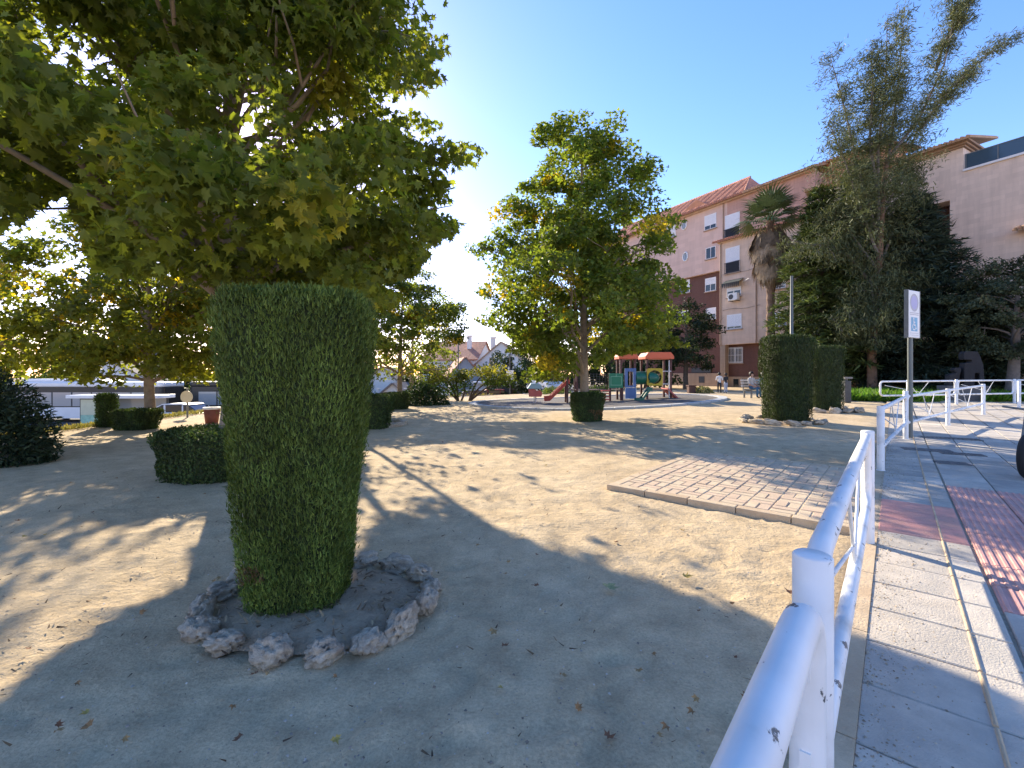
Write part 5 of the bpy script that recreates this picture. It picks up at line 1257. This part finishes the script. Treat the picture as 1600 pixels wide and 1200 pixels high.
cover('wide ridged iron cover left of the other two', 1448, 704, .75, .35, 0, M['iron']); cover('slotted grate between the two iron plates', 1503, 711, .6, .26, 10, M['iron']); cover('square iron plate nearest of the covers', 1488, 725, .42, .32, 0, M['iron'])
# planted strip: bright green ground cover with a kerb
def strip(name, label, pts, n, hgt, col, seed=0):
    r_ = np.random.default_rng(1200+seed); P0 = np.array(pts); mn, mx = P0.min(0), P0.max(0)
    Q = mn+(mx-mn)*r_.random((n*4, 2)); Q = Q[in_poly(P0, Q[:, 0], Q[:, 1])][:n]; m = len(Q)
    P = np.stack([Q[:, 0], Q[:, 1], gz(Q[:, 0], Q[:, 1])+hgt*r_.random(m)*.6], -1)
    tip = r_.normal(size=(m, 3))*.5+np.array((0, 0, 1)); nr = r_.normal(size=(m, 3))+np.array((0, 0, .2))
    o = scatter(name, P, nr, tip, hgt*(.5+.7*r_.random(m)), T_blade(.14, .25), mixcol(m, col[0], col[1], .3), M['grass'], None, stuff=True); o['label'] = label
GCOL = ((.06, .15, .015), (.17, .30, .04))
def pz(px, Y): return ray(px, 600, Y)[:2]
strip('ground_cover', 'bright green low ground cover before the conifers', [pz(1296, 20.3), pz(1425, 19.2), pz(1470, 19.3), pz(1465, 23.5), pz(1300, 24.5)], 16000, .30, GCOL, 1)
strip('ground_cover', 'bright green ground cover at the right behind the back railings', [pz(1540, 19.6), pz(1700, 20.0), pz(1700, 23), pz(1545, 23)], 9000, .30, GCOL, 2)
strip('ground_cover', 'darker green planting round the sculpture plinth', [pz(1425, 22), pz(1640, 21.5), pz(1640, 24), pz(1425, 25)], 6000, .4, ((.03, .06, .012), (.07, .11, .025)), 3)
strip('dry_grass', 'yellowish dry grass along the left park edge', [(-11.7, 10.4), (-11.6, 14.5), (-11.6, 18.4), (-11.0, 20.4), (-12.6, 20.0), (-13.2, 15), (-13.4, 10.4)], 6500, .11, ((.13, .13, .05), (.33, .27, .12)), 4)
strip('dry_grass', 'sparse dry weeds along the far park edge', [(-12.0, 20.2), (-6, 26.0), (-1, 32.0), (-1.6, 32.6), (-7, 26.8), (-12.8, 20.8)], 1500, .16, ((.12, .12, .04), (.30, .24, .10)), 5)

# ================================================================== playground
PX, PY = 4.1, 22.6
pad = tag(bpy.data.objects.new('play_pad', None), 'oval grey playground surface with a pale kerb', kind='structure'); link(pad)
def oval(f, k, n=72): a = 2*PI*k/n; return PX+6.1*f*math.cos(a), PY+4.3*f*math.sin(a)
mb = MB(); V = [(PX, PY, g1(PX, PY)+.035)]; Fs = []; n = 72
for f in (.33, .66, .97):
    for k in range(n): x, y = oval(f, k); V.append((x, y, g1(x, y)+.035))
Fs = [(0, 1+k, 1+(k+1) % n) for k in range(n)]+[(1+i*n+k, 1+(i+1)*n+k, 1+(i+1)*n+(k+1) % n, 1+i*n+(k+1) % n) for i in range(2) for k in range(n)]
mb.add(V, Fs, True); mb.build('rubber_surface', M['rubber'], pad)
for k in range(48):
    mb = MB(); P = []
    for f, kk in ((.965, k+.02), (.965, k+.98), (1.03, k+.98), (1.03, k+.02)):
        a = 2*PI*kk/48; P.append((PX+6.1*f*math.cos(a), PY+4.3*f*math.sin(a)))
    mb.add([(x, y, g1(x, y)-.1) for x, y in P]+[(x, y, g1(x, y)+.075) for x, y in P], [(0, 1, 2, 3), (7, 6, 5, 4), (4, 5, 1, 0), (5, 6, 2, 1), (6, 7, 3, 2), (7, 4, 0, 3)])
    mb.build('kerb_stone', M['padrim'], pad)
YP = 22.2
PG_ = thing('play_structure', 'climbing structure with orange roofs, green tube, blue panel and red slide', 'play structure', (0, YP, g1(4.5, YP)))
def X(px): return (px-800)/F*YP
def Zp(py): return EYE-(py-HZ)*YP/F-g1(4.5, YP)
cp = dict(post=pm('play_post', (.10, .045, .04), .7, .2, 5), orange=pm('play_orange', (.62, .135, .06), .6, .08, 3), blue=pm('play_blue', (.10, .17, .36), .6, .1, 3), green=pm('play_green', (.02, .19, .10), .55, .1, 3),
          tube=pm('play_tube_green', (.015, .13, .085), .4, .1, 3), yellow=pm('play_yellow', (.48, .35, .03), .6, .1, 3), pink=pm('play_pink', (.52, .14, .12), .7, .1, 3), redslide=pm('play_red', (.42, .055, .04), .5, .1, 3), deck=pm('play_deck', (.16, .11, .09), .8, .2, 5))
def pbox(name, mat, x0, x1, y0, y1, z0, z1, bev=.012): mb = MB(); mb.box(x0, x1, y0, y1, z0, z1); return mb.build(name, cp[mat], PG_, bev)
def ppost(x, y, z1): mb = MB(); mb.box(x-.05, x+.05, y-.05, y+.05, -.15, z1); mb.build('post', cp['post'], PG_, .01)
deckz = .62
towers = ((X(970), X(992), -.0, .75, Zp(561)), (X(1011), X(1048), -.0, 1.0, Zp(561)), (X(886), X(901), -.1, .6, 1.35))
for i, (x0, x1, y0, y1, zt_) in enumerate(towers):
    for x in (x0, x1):
        for y in (y0, y1): ppost(x, y, zt_+.02)
    pbox('deck', 'deck', x0+.06, x1-.06, y0+.06, y1-.06, deckz-.05, deckz)
    if i < 2:
        c = (x0+x1)/2; wd = (x1-x0)/2+.12; mb = MB(); d0, d1 = y0-.15, y1+.15
        mb.prism([(-wd, 0), (wd, 0), (wd, .13), (wd*.78, .33), (-wd*.78, .33), (-wd, .13)], -(d1), -(d0), Matrix.Translation((c, 0, zt_)) @ XZ); mb.build('tower_roof', cp['orange'], PG_, .02)
# blue house panel with a doorway, lower panel
x0, x1 = X(975.5), X(993); zb, zt_ = Zp(605), Zp(575.5); c = (x0+x1)/2
mb = MB(); mb.box(x0, c-.13, -.12, -.06, zb, zt_); mb.box(c+.13, x1, -.12, -.06, zb, zt_); mb.box(c-.13, c+.13, -.12, -.06, zt_-.16, zt_); mb.box(c-.13, c+.13, -.12, -.06, zb, zb+.08); mb.build('door_panel', cp['blue'], PG_, .008)
mb = MB(); mb.box(x0+.02, x1, -.12, -.06, Zp(622.5), zb-.02); lp = mb.build('lower_panel', cp['blue'], PG_, .008)
mb = MB()
for e in ((x0+.02, x1, Zp(622.5)-.012, Zp(622.5)+.012), (x0+.02, x1, zb-.032, zb-.01), (x0+.005, x0+.03, Zp(622.5), zb-.02), (x1-.012, x1+.012, Zp(622.5), zb-.02)): mb.box(e[0], e[1], -.13, -.122, e[2], e[3])
mb.build('panel_edge', winwhite, lp)
# green activity panel with raised lines
x0, x1 = X(951), X(973); gp = pbox('activity_panel', 'green', x0, x1, -.10, -.05, Zp(606), Zp(583.5))
mb = MB(); zz0, zz1 = Zp(602), Zp(588)
for e in ((x0+.08, x1-.08, zz0, zz0+.02), (x0+.08, x1-.08, zz1-.02, zz1), (x0+.08, x0+.1, zz0+.02, zz1-.02), (x1-.1, x1-.08, zz0+.02, zz1-.02), ((x0+x1)/2-.012, (x0+x1)/2+.012, zz1, Zp(584.5))): mb.box(e[0], e[1], -.112, -.102, e[2], e[3])
mb.build('maze_line', cp['green'] if False else pm('maze_line', (.25, .5, .36), .6, .05, 3), gp)
for px_ in (953, 972): ppost(X(px_), -.02, Zp(583))
# tube tunnel
mb = MB(); n = 22; zc = Zp(590.5); rt = .325; m = 9; V = []
for i in range(m):
    x = X(993)+(X(1012)-X(993))*i/(m-1)
    r_ = rt*(1.05 if i in (0, 4, 8) else 1.0)
    V += [(x, .15+r_*math.cos(2*PI*k/n), zc+r_*math.sin(2*PI*k/n)) for k in range(n)]
mb.add(V, [(i*n+k, i*n+(k+1) % n, (i+1)*n+(k+1) % n, (i+1)*n+k) for i in range(m-1) for k in range(n)], True); mb.build('tunnel', cp['tube'], PG_)
mb = MB(); V = []
for i in range(7):
    a = PI/2*i/6; r_ = rt*math.cos(a*.97); V += [(X(1012)+.55*math.sin(a)+.0, .02-.05*math.sin(a)+r_*math.cos(2*PI*k/n), zc+r_*math.sin(2*PI*k/n)) for k in range(n)]
mb.add(V, [(i*n+k, i*n+(k+1) % n, (i+1)*n+(k+1) % n, (i+1)*n+k) for i in range(6) for k in range(n)], True); mb.build('tunnel_bend', cp['tube'], PG_)
# yellow panel with round opening
x0, x1, zb, zt_ = X(1009), X(1033.5), Zp(602.5), Zp(575.5); c = (x0+x1)/2; zc = (zb+zt_)/2; mb = MB(); n = 32; V = []
for k in range(n):
    a = 2*PI*k/n; ca, sa = math.cos(a), math.sin(a); q = min((x1-x0)/2/max(abs(ca), 1e-6), (zt_-zb)/2/max(abs(sa), 1e-6))
    for yy in (-.2, -.15): V += [(c+.33*ca, yy, zc+.33*sa), (c+q*ca, yy, zc+q*sa)]
Fs = []
for k in range(n):
    b, d = 4*k, 4*((k+1) % n); Fs += [(b, b+1, d+1, d), (b+2, d+2, d+3, b+3), (b, d, d+2, b+2), (b+1, b+3, d+3, d+1)]
mb.add(V, Fs); mb.build('round_opening_panel', cp['yellow'], PG_)
# slides and climbing ramp
def slide(name, mat, xt, zt_, xb, zb, y, wd, side=.14, lipx=.25, holds=0):
    dx = xb-xt; sg = 1 if dx > 0 else -1
    path = [(xt-sg*.12, zt_), (xt, zt_-.01), (xb-sg*lipx, zb+.05), (xb, zb+.03)]
    if holds: path = [(xt, zt_), (xb, zb)]
    mb = MB(); V = []
    for (x, z) in path: V += [(x, y-wd/2, z+side), (x, y-wd/2+.04, z+side), (x, y-wd/2+.05, z), (x, y+wd/2-.05, z), (x, y+wd/2-.04, z+side), (x, y+wd/2, z+side), (x, y+wd/2, z-.05), (x, y-wd/2, z-.05)]
    Fs = [(i*8+k, i*8+(k+1) % 8, (i+1)*8+(k+1) % 8, (i+1)*8+k) for i in range(len(path)-1) for k in range(8)]+[tuple(range(7, -1, -1)), tuple(range((len(path)-1)*8, len(path)*8))]
    mb.add(V, Fs); s = mb.build(name, cp[mat], PG_)
    for k in range(holds):
        t = (k+.6)/holds; mb = MB(); x = xt+dx*t; z = zt_+(zb-zt_)*t; mb.lathe([(.055, 0), (.05, .05), (0, .06)], 8, (x, y+(.1 if k % 2 else -.1), z+.01)); mb.build('climbing_hold', cp['deck'], s)
    return s
slide('slide', 'redslide', X(886), deckz+.32, X(851), .06, .2, .62, .18)
slide('slide', 'tube', X(1010), deckz-.0, X(990), .05, -.35, .5, .12)
slide('climbing_ramp', 'pink', X(1042), deckz+.05, X(1064), .02, .35, .95, .04, holds=7)
mb = MB(); mb.tube([(X(1044.5), -.08, 0), (X(1044.5), -.08, Zp(563))], .025, 8); mb.build('fire_pole', winwhite, PG_)
mb = MB(); mb.tube([(X(1034), -.06, Zp(580)), (X(1048), -.06, Zp(580))], .02, 6); mb.tube([(X(1034), -.06, Zp(600)), (X(1044), -.06, Zp(600))], .02, 6); mb.build('guard_bar', winwhite, PG_)
# net bridge and rear ladder
mb = MB()
for k in range(7): z = deckz+.05+.12*k; mb.tube([(X(901), .1, z), (X(951), .1, z-.05)], .012, 5)
for k in range(12): x = X(901)+(X(951)-X(901))*k/11; mb.tube([(x, .1, deckz+.02), (x, .1, deckz+.8)], .010, 5)
mb.build('net', M['dmetal'], PG_)
pbox('bridge_deck', 'deck', X(901), X(970), .0, .6, deckz-.06, deckz-.005)
mb = MB()
for k in range(4): mb.box(X(938), X(950), -.45, -.05, .12+.14*k, .16+.14*k)
mb.build('step', cp['redslide'], PG_)
# spring rider
x, y = G(836, 631); SR = thing('spring_rider', 'small spring rider with a pale blue roof and pink sides', 'spring rider', (x, y, g1(x, y)+.03))
mb = MB()
for k in range(5): 
    pass
n = 60; mb.tube([(.07*math.cos(2*PI*5*i/n), .07*math.sin(2*PI*5*i/n), .02+.30*i/n) for i in range(n+1)], .014, 5); mb.build('spring', winwhite, SR)
for s in (-1, 1): mb = MB(); mb.prism([(-.30, .33), (.30, .33), (.36, .5), (.28, .62), (.05, .62), (-.05, .72), (-.32, .72)], s*.18-.015, s*.18+.015, XZ); mb.build('side_panel', cp['pink'], SR)
mb = MB(); mb.box(-.25, .25, -.16, .16, .42, .46); mb.build('seat', cp['redslide'], SR)
mb = MB(); mb.prism([(-.40, .72), (.36, .72), (.30, .94), (.08, 1.0), (-.22, .98)], -.24, .24, XZ); mb.build('canopy', pm('rider_blue', (.27, .43, .50), .5, .1, 4), SR, .02)

# ================================================================== people and bench
def person(label, x, y, rz, hgt, joints, cols, hair, hz_=None, extra=None):
    """one continuous skin-modifier body; joints: name -> (pos, radius); faces coloured by clothing zone"""
    root = thing('person', label, 'person', (x, y, g1(x, y)), rz)
    names = list(joints); idx = {n_: i for i, n_ in enumerate(names)}
    E = [('pelvis', 'waist'), ('waist', 'chest'), ('chest', 'neck'), ('neck', 'head'), ('head', 'crown')]
    for s in 'lr': E += [('pelvis', s+'hip'), (s+'hip', s+'knee'), (s+'knee', s+'ankle'), (s+'ankle', s+'toe'), ('chest', s+'sho'), (s+'sho', s+'elb'), (s+'elb', s+'wri'), (s+'wri', s+'hand')]
    me = bpy.data.meshes.new('body'); me.from_pydata([Vector(joints[n_][0])*hgt for n_ in names], [(idx[a], idx[b]) for a, b in E], [])
    o = mobj('body', me, None, root)
    sk = o.modifiers.new('skin', 'SKIN'); sk.use_smooth_shade = True
    for i, n_ in enumerate(names):
        r_ = joints[n_][1]*hgt; me.skin_vertices[0].data[i].radius = (r_, r_*(.72 if n_ in ('chest', 'waist', 'pelvis') else 1)); me.skin_vertices[0].data[i].use_root = (n_ == 'pelvis')
    o.modifiers.new('sub', 'SUBSURF').levels = 1
    dg = bpy.context.evaluated_depsgraph_get(); ev = o.evaluated_get(dg); m2 = bpy.data.meshes.new_from_object(ev); o.modifiers.clear(); o.data = m2
    for m in cols: m2.materials.append(m)
    segs = [(np.array(joints[a][0])*hgt, np.array(joints[b][0])*hgt, ('skin' if a in ('neck', 'head') or b.endswith(('wri', 'hand')) else 'low' if (a == 'pelvis' and b.endswith('hip')) or b.endswith(('knee', 'ankle')) else 'shoe' if b.endswith('toe') else 'top')) for a, b in E]
    zone = {'skin': 0, 'top': 1, 'low': 2, 'shoe': 3}
    for p in m2.polygons:
        c = np.array(p.center); best = min(segs, key=lambda sg: np.linalg.norm(c-(sg[0]+(sg[1]-sg[0])*np.clip(((c-sg[0])@(sg[1]-sg[0]))/max(1e-9, (sg[1]-sg[0])@(sg[1]-sg[0])), 0, 1))))
        p.material_index = zone[best[2]]; p.use_smooth = True
    hd = Vector(joints['head'][0])*hgt; cr = Vector(joints['crown'][0])*hgt; cc = (hd+cr)/2
    bm = bmesh.new(); bmesh.ops.create_uvsphere(bm, u_segments=14, v_segments=9, radius=.072*hgt)
    for v in list(bm.verts):
        v.co.z *= 1.12; v.co += Vector((0, .012*hgt, .018*hgt))
    bmesh.ops.delete(bm, geom=[v for v in bm.verts if v.co.y < -.022*hgt and v.co.z < .035*hgt], context='VERTS')
    m3 = bpy.data.meshes.new('hair'); bm.to_mesh(m3); bm.free(); smooth(m3); mobj('hair', m3, hair, root, loc=cc)
    return root
def stand(dx=.0, arm=.0):
    J = dict(pelvis=((0, 0, .53), .075), waist=((0, 0, .62), .072), chest=((0, .005, .755), .088), neck=((0, .005, .845), .032), head=((0, -.012, .885), .042), crown=((0, -.008, .955), .056))
    for s, k in ((-1, 'l'), (1, 'r')):
        J[k+'hip'] = ((s*.055, 0, .49), .060); J[k+'knee'] = ((s*.06, -.012*s*dx, .275), .040); J[k+'ankle'] = ((s*.06, .02*s*dx, .045), .027); J[k+'toe'] = ((s*.075, -.075, .02), .022)
        J[k+'sho'] = ((s*.108, .008, .80), .040); J[k+'elb'] = ((s*.145, .02-arm*.02, .63), .027); J[k+'wri'] = ((s*.14, -.04-arm*.08, .50+arm*.1), .019); J[k+'hand'] = ((s*.135, -.06-arm*.1, .44+arm*.1), .020)
    return J
def sit(): # seat height .26 of stature
    J = dict(pelvis=((0, 0, .30), .085), waist=((0, .01, .40), .075), chest=((0, .0, .53), .088), neck=((0, -.005, .62), .032), head=((0, -.025, .66), .042), crown=((0, -.02, .73), .056))
    for s, k in ((-1, 'l'), (1, 'r')):
        J[k+'hip'] = ((s*.06, -.03, .285), .062); J[k+'knee'] = ((s*.07, -.245, .285), .042); J[k+'ankle'] = ((s*.07, -.235, .045), .028); J[k+'toe'] = ((s*.075, -.32, .02), .022)
        J[k+'sho'] = ((s*.108, .004, .575), .040); J[k+'elb'] = ((s*.14, -.03, .41), .027); J[k+'wri'] = ((s*.085, -.17, .345), .019); J[k+'hand'] = ((s*.06, -.22, .34), .020)
    return J
skin = pm('skin', (.42, .25, .17), .6, .08, 8); tw = pm('cloth_white', (.62, .62, .62), .9, .08, 10); td = pm('cloth_dark', (.025, .028, .035), .9, .2, 10); tb = pm('cloth_blue', (.05, .12, .19), .9, .2, 10); tg = pm('cloth_grey', (.40, .38, .36), .9, .1, 10); tl = pm('cloth_pale_blue', (.38, .42, .52), .9, .1, 10)
hb = pm('hair_dark', (.02, .015, .012), .6, .2, 20); hg = pm('hair_grey', (.55, .53, .50), .7, .1, 20)
x, y = G(1124, 614.5); person('person standing in a white top and dark trousers near the apartment block', x, y, R(150), 1.22, stand(.5, .3), (skin, tw, td, td), hb)
x, y = G(1134, 614.5); person('person standing in a dark top and pale blue skirt beside the one in white', x, y, R(-160), 1.18, stand(-.4, .6), (skin, td, tl, td), hb)
bx_, by_ = G(1184, 621.5); BR = R(20)
BE = thing('park_bench', 'dark bench with pale backrest slats left of the cypress block', 'bench', (bx_, by_, g1(bx_, by_)), BR)
bw = pm('bench_slat', (.46, .45, .44), .7, .12, 6)
for k in range(4): mb = MB(); mb.box(-.75, .75, -.22+.115*k, -.12+.115*k, .40, .44); mb.build('seat_slat', td if False else M['iron'], BE, .005)
for k in range(3): mb = MB(); mb.box(-.75, .75, .255+.02*k, .285+.02*k, .53+.13*k, .62+.13*k); mb.build('back_slat', bw, BE, .005)
for s in (-.62, .62):
    mb = MB(); mb.box(s-.03, s+.03, -.22, -.16, 0, .398); mb.box(s-.03, s+.03, .19, .25, 0, .398); mb.box(s-.03, s+.03, -.16, .19, .33, .398); mb.build('leg', M['iron'], BE)
    mb = MB(); mb.tube([(s, .27, .36), (s, .35, .95)], .025, 6); mb.build('back_support', M['iron'], BE)
def onbench(u, label, cols, hair):
    x = bx_+u*math.cos(BR); y = by_+u*math.sin(BR); person(label, x, y, BR+R(random.uniform(-10, 10)), 1.62, sit(), cols, hair)
onbench(-.42, 'person in a pale grey top and blue trousers on the left end of the bench', (skin, tg, tb, td), hb)
onbench(.34, 'person with light grey hair and dark blue clothes on the bench by the cypress block', (skin, tb, td, td), hg)

# ================================================================== motorcycle at the right edge
def motorcycle():
    x, y = 7.30, 6.42; z = g1(x, y)+.01; m = thing('motorcycle', 'parked motorcycle of which only the black front tyre shows at the right edge', 'motorcycle', (x, y, z), R(28))
    for wx in (0, 1.32):
        mb = MB(); n = 36; k2 = 12; V = [((.26+.06*math.cos(2*PI*j/k2))*math.cos(2*PI*i/n)+wx, .06*math.sin(2*PI*j/k2), .32+(.26+.06*math.cos(2*PI*j/k2))*math.sin(2*PI*i/n)) for i in range(n) for j in range(k2)]
        mb.add(V, [(i*k2+j, ((i+1) % n)*k2+j, ((i+1) % n)*k2+(j+1) % k2, i*k2+(j+1) % k2) for i in range(n) for j in range(k2)], True); t = mb.build('tyre', M['black'], m)
        mb = MB(); mb.tube([(wx, -.09, .32), (wx, .09, .32)], .04, 10)
        mb.tube([(wx+.205*math.cos(2*PI*i/n), 0, .32+.205*math.sin(2*PI*i/n)) for i in range(n+1)], .02, 6, cap=False)
        for i in range(5): a = 2*PI*i/5; mb.tube([(wx, 0, .32), (wx+.2*math.cos(a), 0, .32+.2*math.sin(a))], .018, 6)
        mb.build('rim', M['dmetal'], t)
    mb = MB()
    for s in (-.08, .08): mb.tube([(0, s, .32), (.26, s, .95)], .022, 8)
    mb.tube([(.26, -.33, 1.0), (.24, -.1, .97), (.24, .1, .97), (.26, .33, 1.0)], .016, 8); mb.build('fork', M['metal'], m)
    mb = MB(); mb.prism([(.34, .5), (.9, .3), (1.1, .5), (1.55, .66), (1.5, .8), (.95, .76), (.7, .95), (.36, .92)], -.13, .13, XZ); mb.build('body', busdark, m, .04)
    mb = MB(); mb.prism([(.8, .8), (1.5, .82), (1.55, .9), (.8, .87)], -.12, .12, XZ); mb.build('seat', M['black'], m, .02)
    mb = MB(); mb.tube([(.75, .1, .3), (.85, .3, .005)], .014, 6); mb.build('side_stand', M['metal'], m)
    mb = MB(); mb.lathe([(.0, 0), (.09, .02), (.09, .08), (.05, .12), (0, .13)], 14, (.22, 0, .80)); mb.build('headlight', M['glassb'], m)
motorcycle()

# ================================================================== fallen leaves, twigs and grit
TV, TF = PALM_T
lfm = []
for q, c in enumerate(((.28, .15, .06), (.36, .22, .09), (.20, .09, .045), (.30, .30, .14), (.42, .30, .08))):
    V = TV.copy(); V[:, 2] = .35*np.abs(V[:, 0])**1.3+.12*np.sin(5*V[:, 1]+q)*1.0+.05*rng.random(len(V)); V[:, 2] -= V[:, 2].min()
    me = fast_mesh(V, TF, 'fallen_leaf'); me.materials.append(pm('dry_leaf_%s' % 'abcde'[q], c, .85, .3, 9)); lfm.append(me)
spots = [(951, 921, .085, 3, 'large pale green-brown fallen leaf by the shade line on the sand'), (1071, 905, .055, 4, 'yellow-green fallen leaf on the sunlit sand left of the near railing'), (1232, 928, .06, 2, 'reddish fallen leaf beside the nearest railing post'),
         (772, 990, .045, 1, 'curled brown leaf among twigs in the front shade'), (1041, 1140, .035, 0, 'brown curled leaf on the shaded sand below the shade line'), (950, 1158, .04, 2, 'dark curled leaf low in the middle of the front shade')]
for px_, py_, sz, q, lb in spots:
    x, y = G(px_, py_); o = bpy.data.objects.new('fallen_leaf', lfm[q]); link(o); o.location = (x, y, g1(x, y)+.012); o.scale = (sz, sz, sz); o.rotation_euler = (random.uniform(-.3, .3), random.uniform(-.3, .3), random.uniform(0, 6)); tag(o, lb, 'leaf', 'fallen leaves on the sand')
r_ = random.Random(55)
for k in range(110):
    px_ = r_.uniform(20, 1330); py_ = 690+480*r_.random()**1.3; x, y = G(px_, py_)
    s_, t_ = to_st(x, y)
    if t_ > -.1 or (2.9 < s_ < 6.5 and t_ > -2.9 and r_.random() < .6): continue
    if abs(x+1.45) < .6 and 2.3 < y < 3.8: continue
    on = PZ if (3.0 < s_ < 6.4 and t_ > -2.7) else 0
    o = bpy.data.objects.new('fallen_leaf', lfm[r_.choice((0, 0, 1, 2, 2, 1, 4))]); link(o); sz = r_.uniform(.012, .036)
    o.location = (x, y, g1(x, y)+on+.012); o.scale = (sz, sz, sz*1.2); o.rotation_euler = (r_.uniform(-.4, .4), r_.uniform(-.4, .4), r_.uniform(0, 6)); tag(o, 'small %s fallen leaf %s' % (('tan', 'sandy brown', 'dark rust brown', 'greenish', 'yellowish')[lfm.index(o.data)],
        'on the raised pavers' if on else 'beside the ring of stones' if math.hypot(x+1.27, y-3.05) < 1.25 else 'in the front shade near the railing' if y < 3 and x > 0 else 'in the front shade left of the stone ring' if y < 3.2 and x < -1.2
        else 'in the front shade before the stone ring' if y < 3.2 else 'on sunlit sand left of the tall hedge' if x < -1.8 else 'on the sunlit sand before the pavers' if x > 0 else 'on the sand between tall hedge and lamp shadow'), 'leaf', 'small dry fallen leaves')
r2 = np.random.default_rng(77)
n = 7000; a = r2.random(n)*2.3-1.15; d = .9+13*r2.random(n)**1.7
x = np.sin(a)*d; y = np.cos(a)*d*1.0; s, t = st_arr(x, y); ok = (t < -.13) & (y > .7) & ~((s > 3.0) & (s < 6.5) & (t > -2.8)); x, y = x[ok], y[ok]; n = len(x)
P = np.stack([x, y, gz(x, y)+.004], -1)
peb = (np.array([(-.5, -.4, 0), (.5, -.5, 0), (.4, .5, 0), (-.45, .4, 0), (0, 0, .55)]), np.array([(0, 1, 4), (1, 2, 4), (2, 3, 4), (3, 0, 4)]))
gm_ = leafmat('grit', 0.0, .9, (1, 1, 1), .2)
o = scatter('gravel', P, np.tile((0, 0, 1.0), (n, 1))+r2.normal(size=(n, 3))*.2, r2.normal(size=(n, 3)), .005+.010*r2.random(n)**3, peb, mixcol(n, (.20, .16, .12), (.52, .46, .38), .3), gm_, None, stuff=True); o['label'] = 'loose grit and pebbles on the sand'
n = 3200; a = r2.random(n)*2.3-1.15; d = 1.0+12*r2.random(n)**1.2; x = np.sin(a)*d; y = np.cos(a)*d; s, t = st_arr(x, y); ok = (t < -.14) & (y > .8); x, y = x[ok], y[ok]; n = len(x)
cx = r2.integers(0, 60, n); x = np.where(r2.random(n) < .55, x[cx % n]+r2.normal(size=n)*.16, x); y = np.where(r2.random(n) < .55, y[cx % n]+r2.normal(size=n)*.16, y); s, t = st_arr(x, y); ok = (t < -.14) & (y > .8); x, y = x[ok], y[ok]; n = len(x)
o = scatter('leaf_litter', np.stack([x, y, gz(x, y)+.006], -1), np.tile((0, 0, 1.0), (n, 1))+r2.normal(size=(n, 3))*.25, np.stack([r2.normal(size=n), r2.normal(size=n), .05*r2.normal(size=n)], -1), .010+.042*r2.random(n)**3, T_blade(.13, .2), mixcol(n, (.07, .045, .03), (.20, .13, .07), .35), gm_, None, stuff=True); o['label'] = 'dry twigs and leaf bits on the sand'

# sand blown over the pavement edge
n = 5200; s_ = r2.random(n)*11-1.2; t_ = np.abs(r2.normal(size=n))**1.4*.16-.02; q = r2.random(n) < .05; t_[q] = r2.random(q.sum())*1.6
x = E0[0]+DS[0]*s_+DT[0]*t_; y = E0[1]+DS[1]*s_+DT[1]*t_; ok = y > .6; x, y = x[ok], y[ok]; n = len(x)
o = scatter('gravel', np.stack([x, y, gz(x, y)+.0125], -1), np.tile((0, 0, 1.0), (n, 1))+r2.normal(size=(n, 3))*.2, r2.normal(size=(n, 3)), .004+.010*r2.random(n)**3, peb, mixcol(n, (.26, .2, .14), (.55, .45, .33), .3), gm_, None, stuff=True); o['label'] = 'sand and grit blown over the pavement edge'
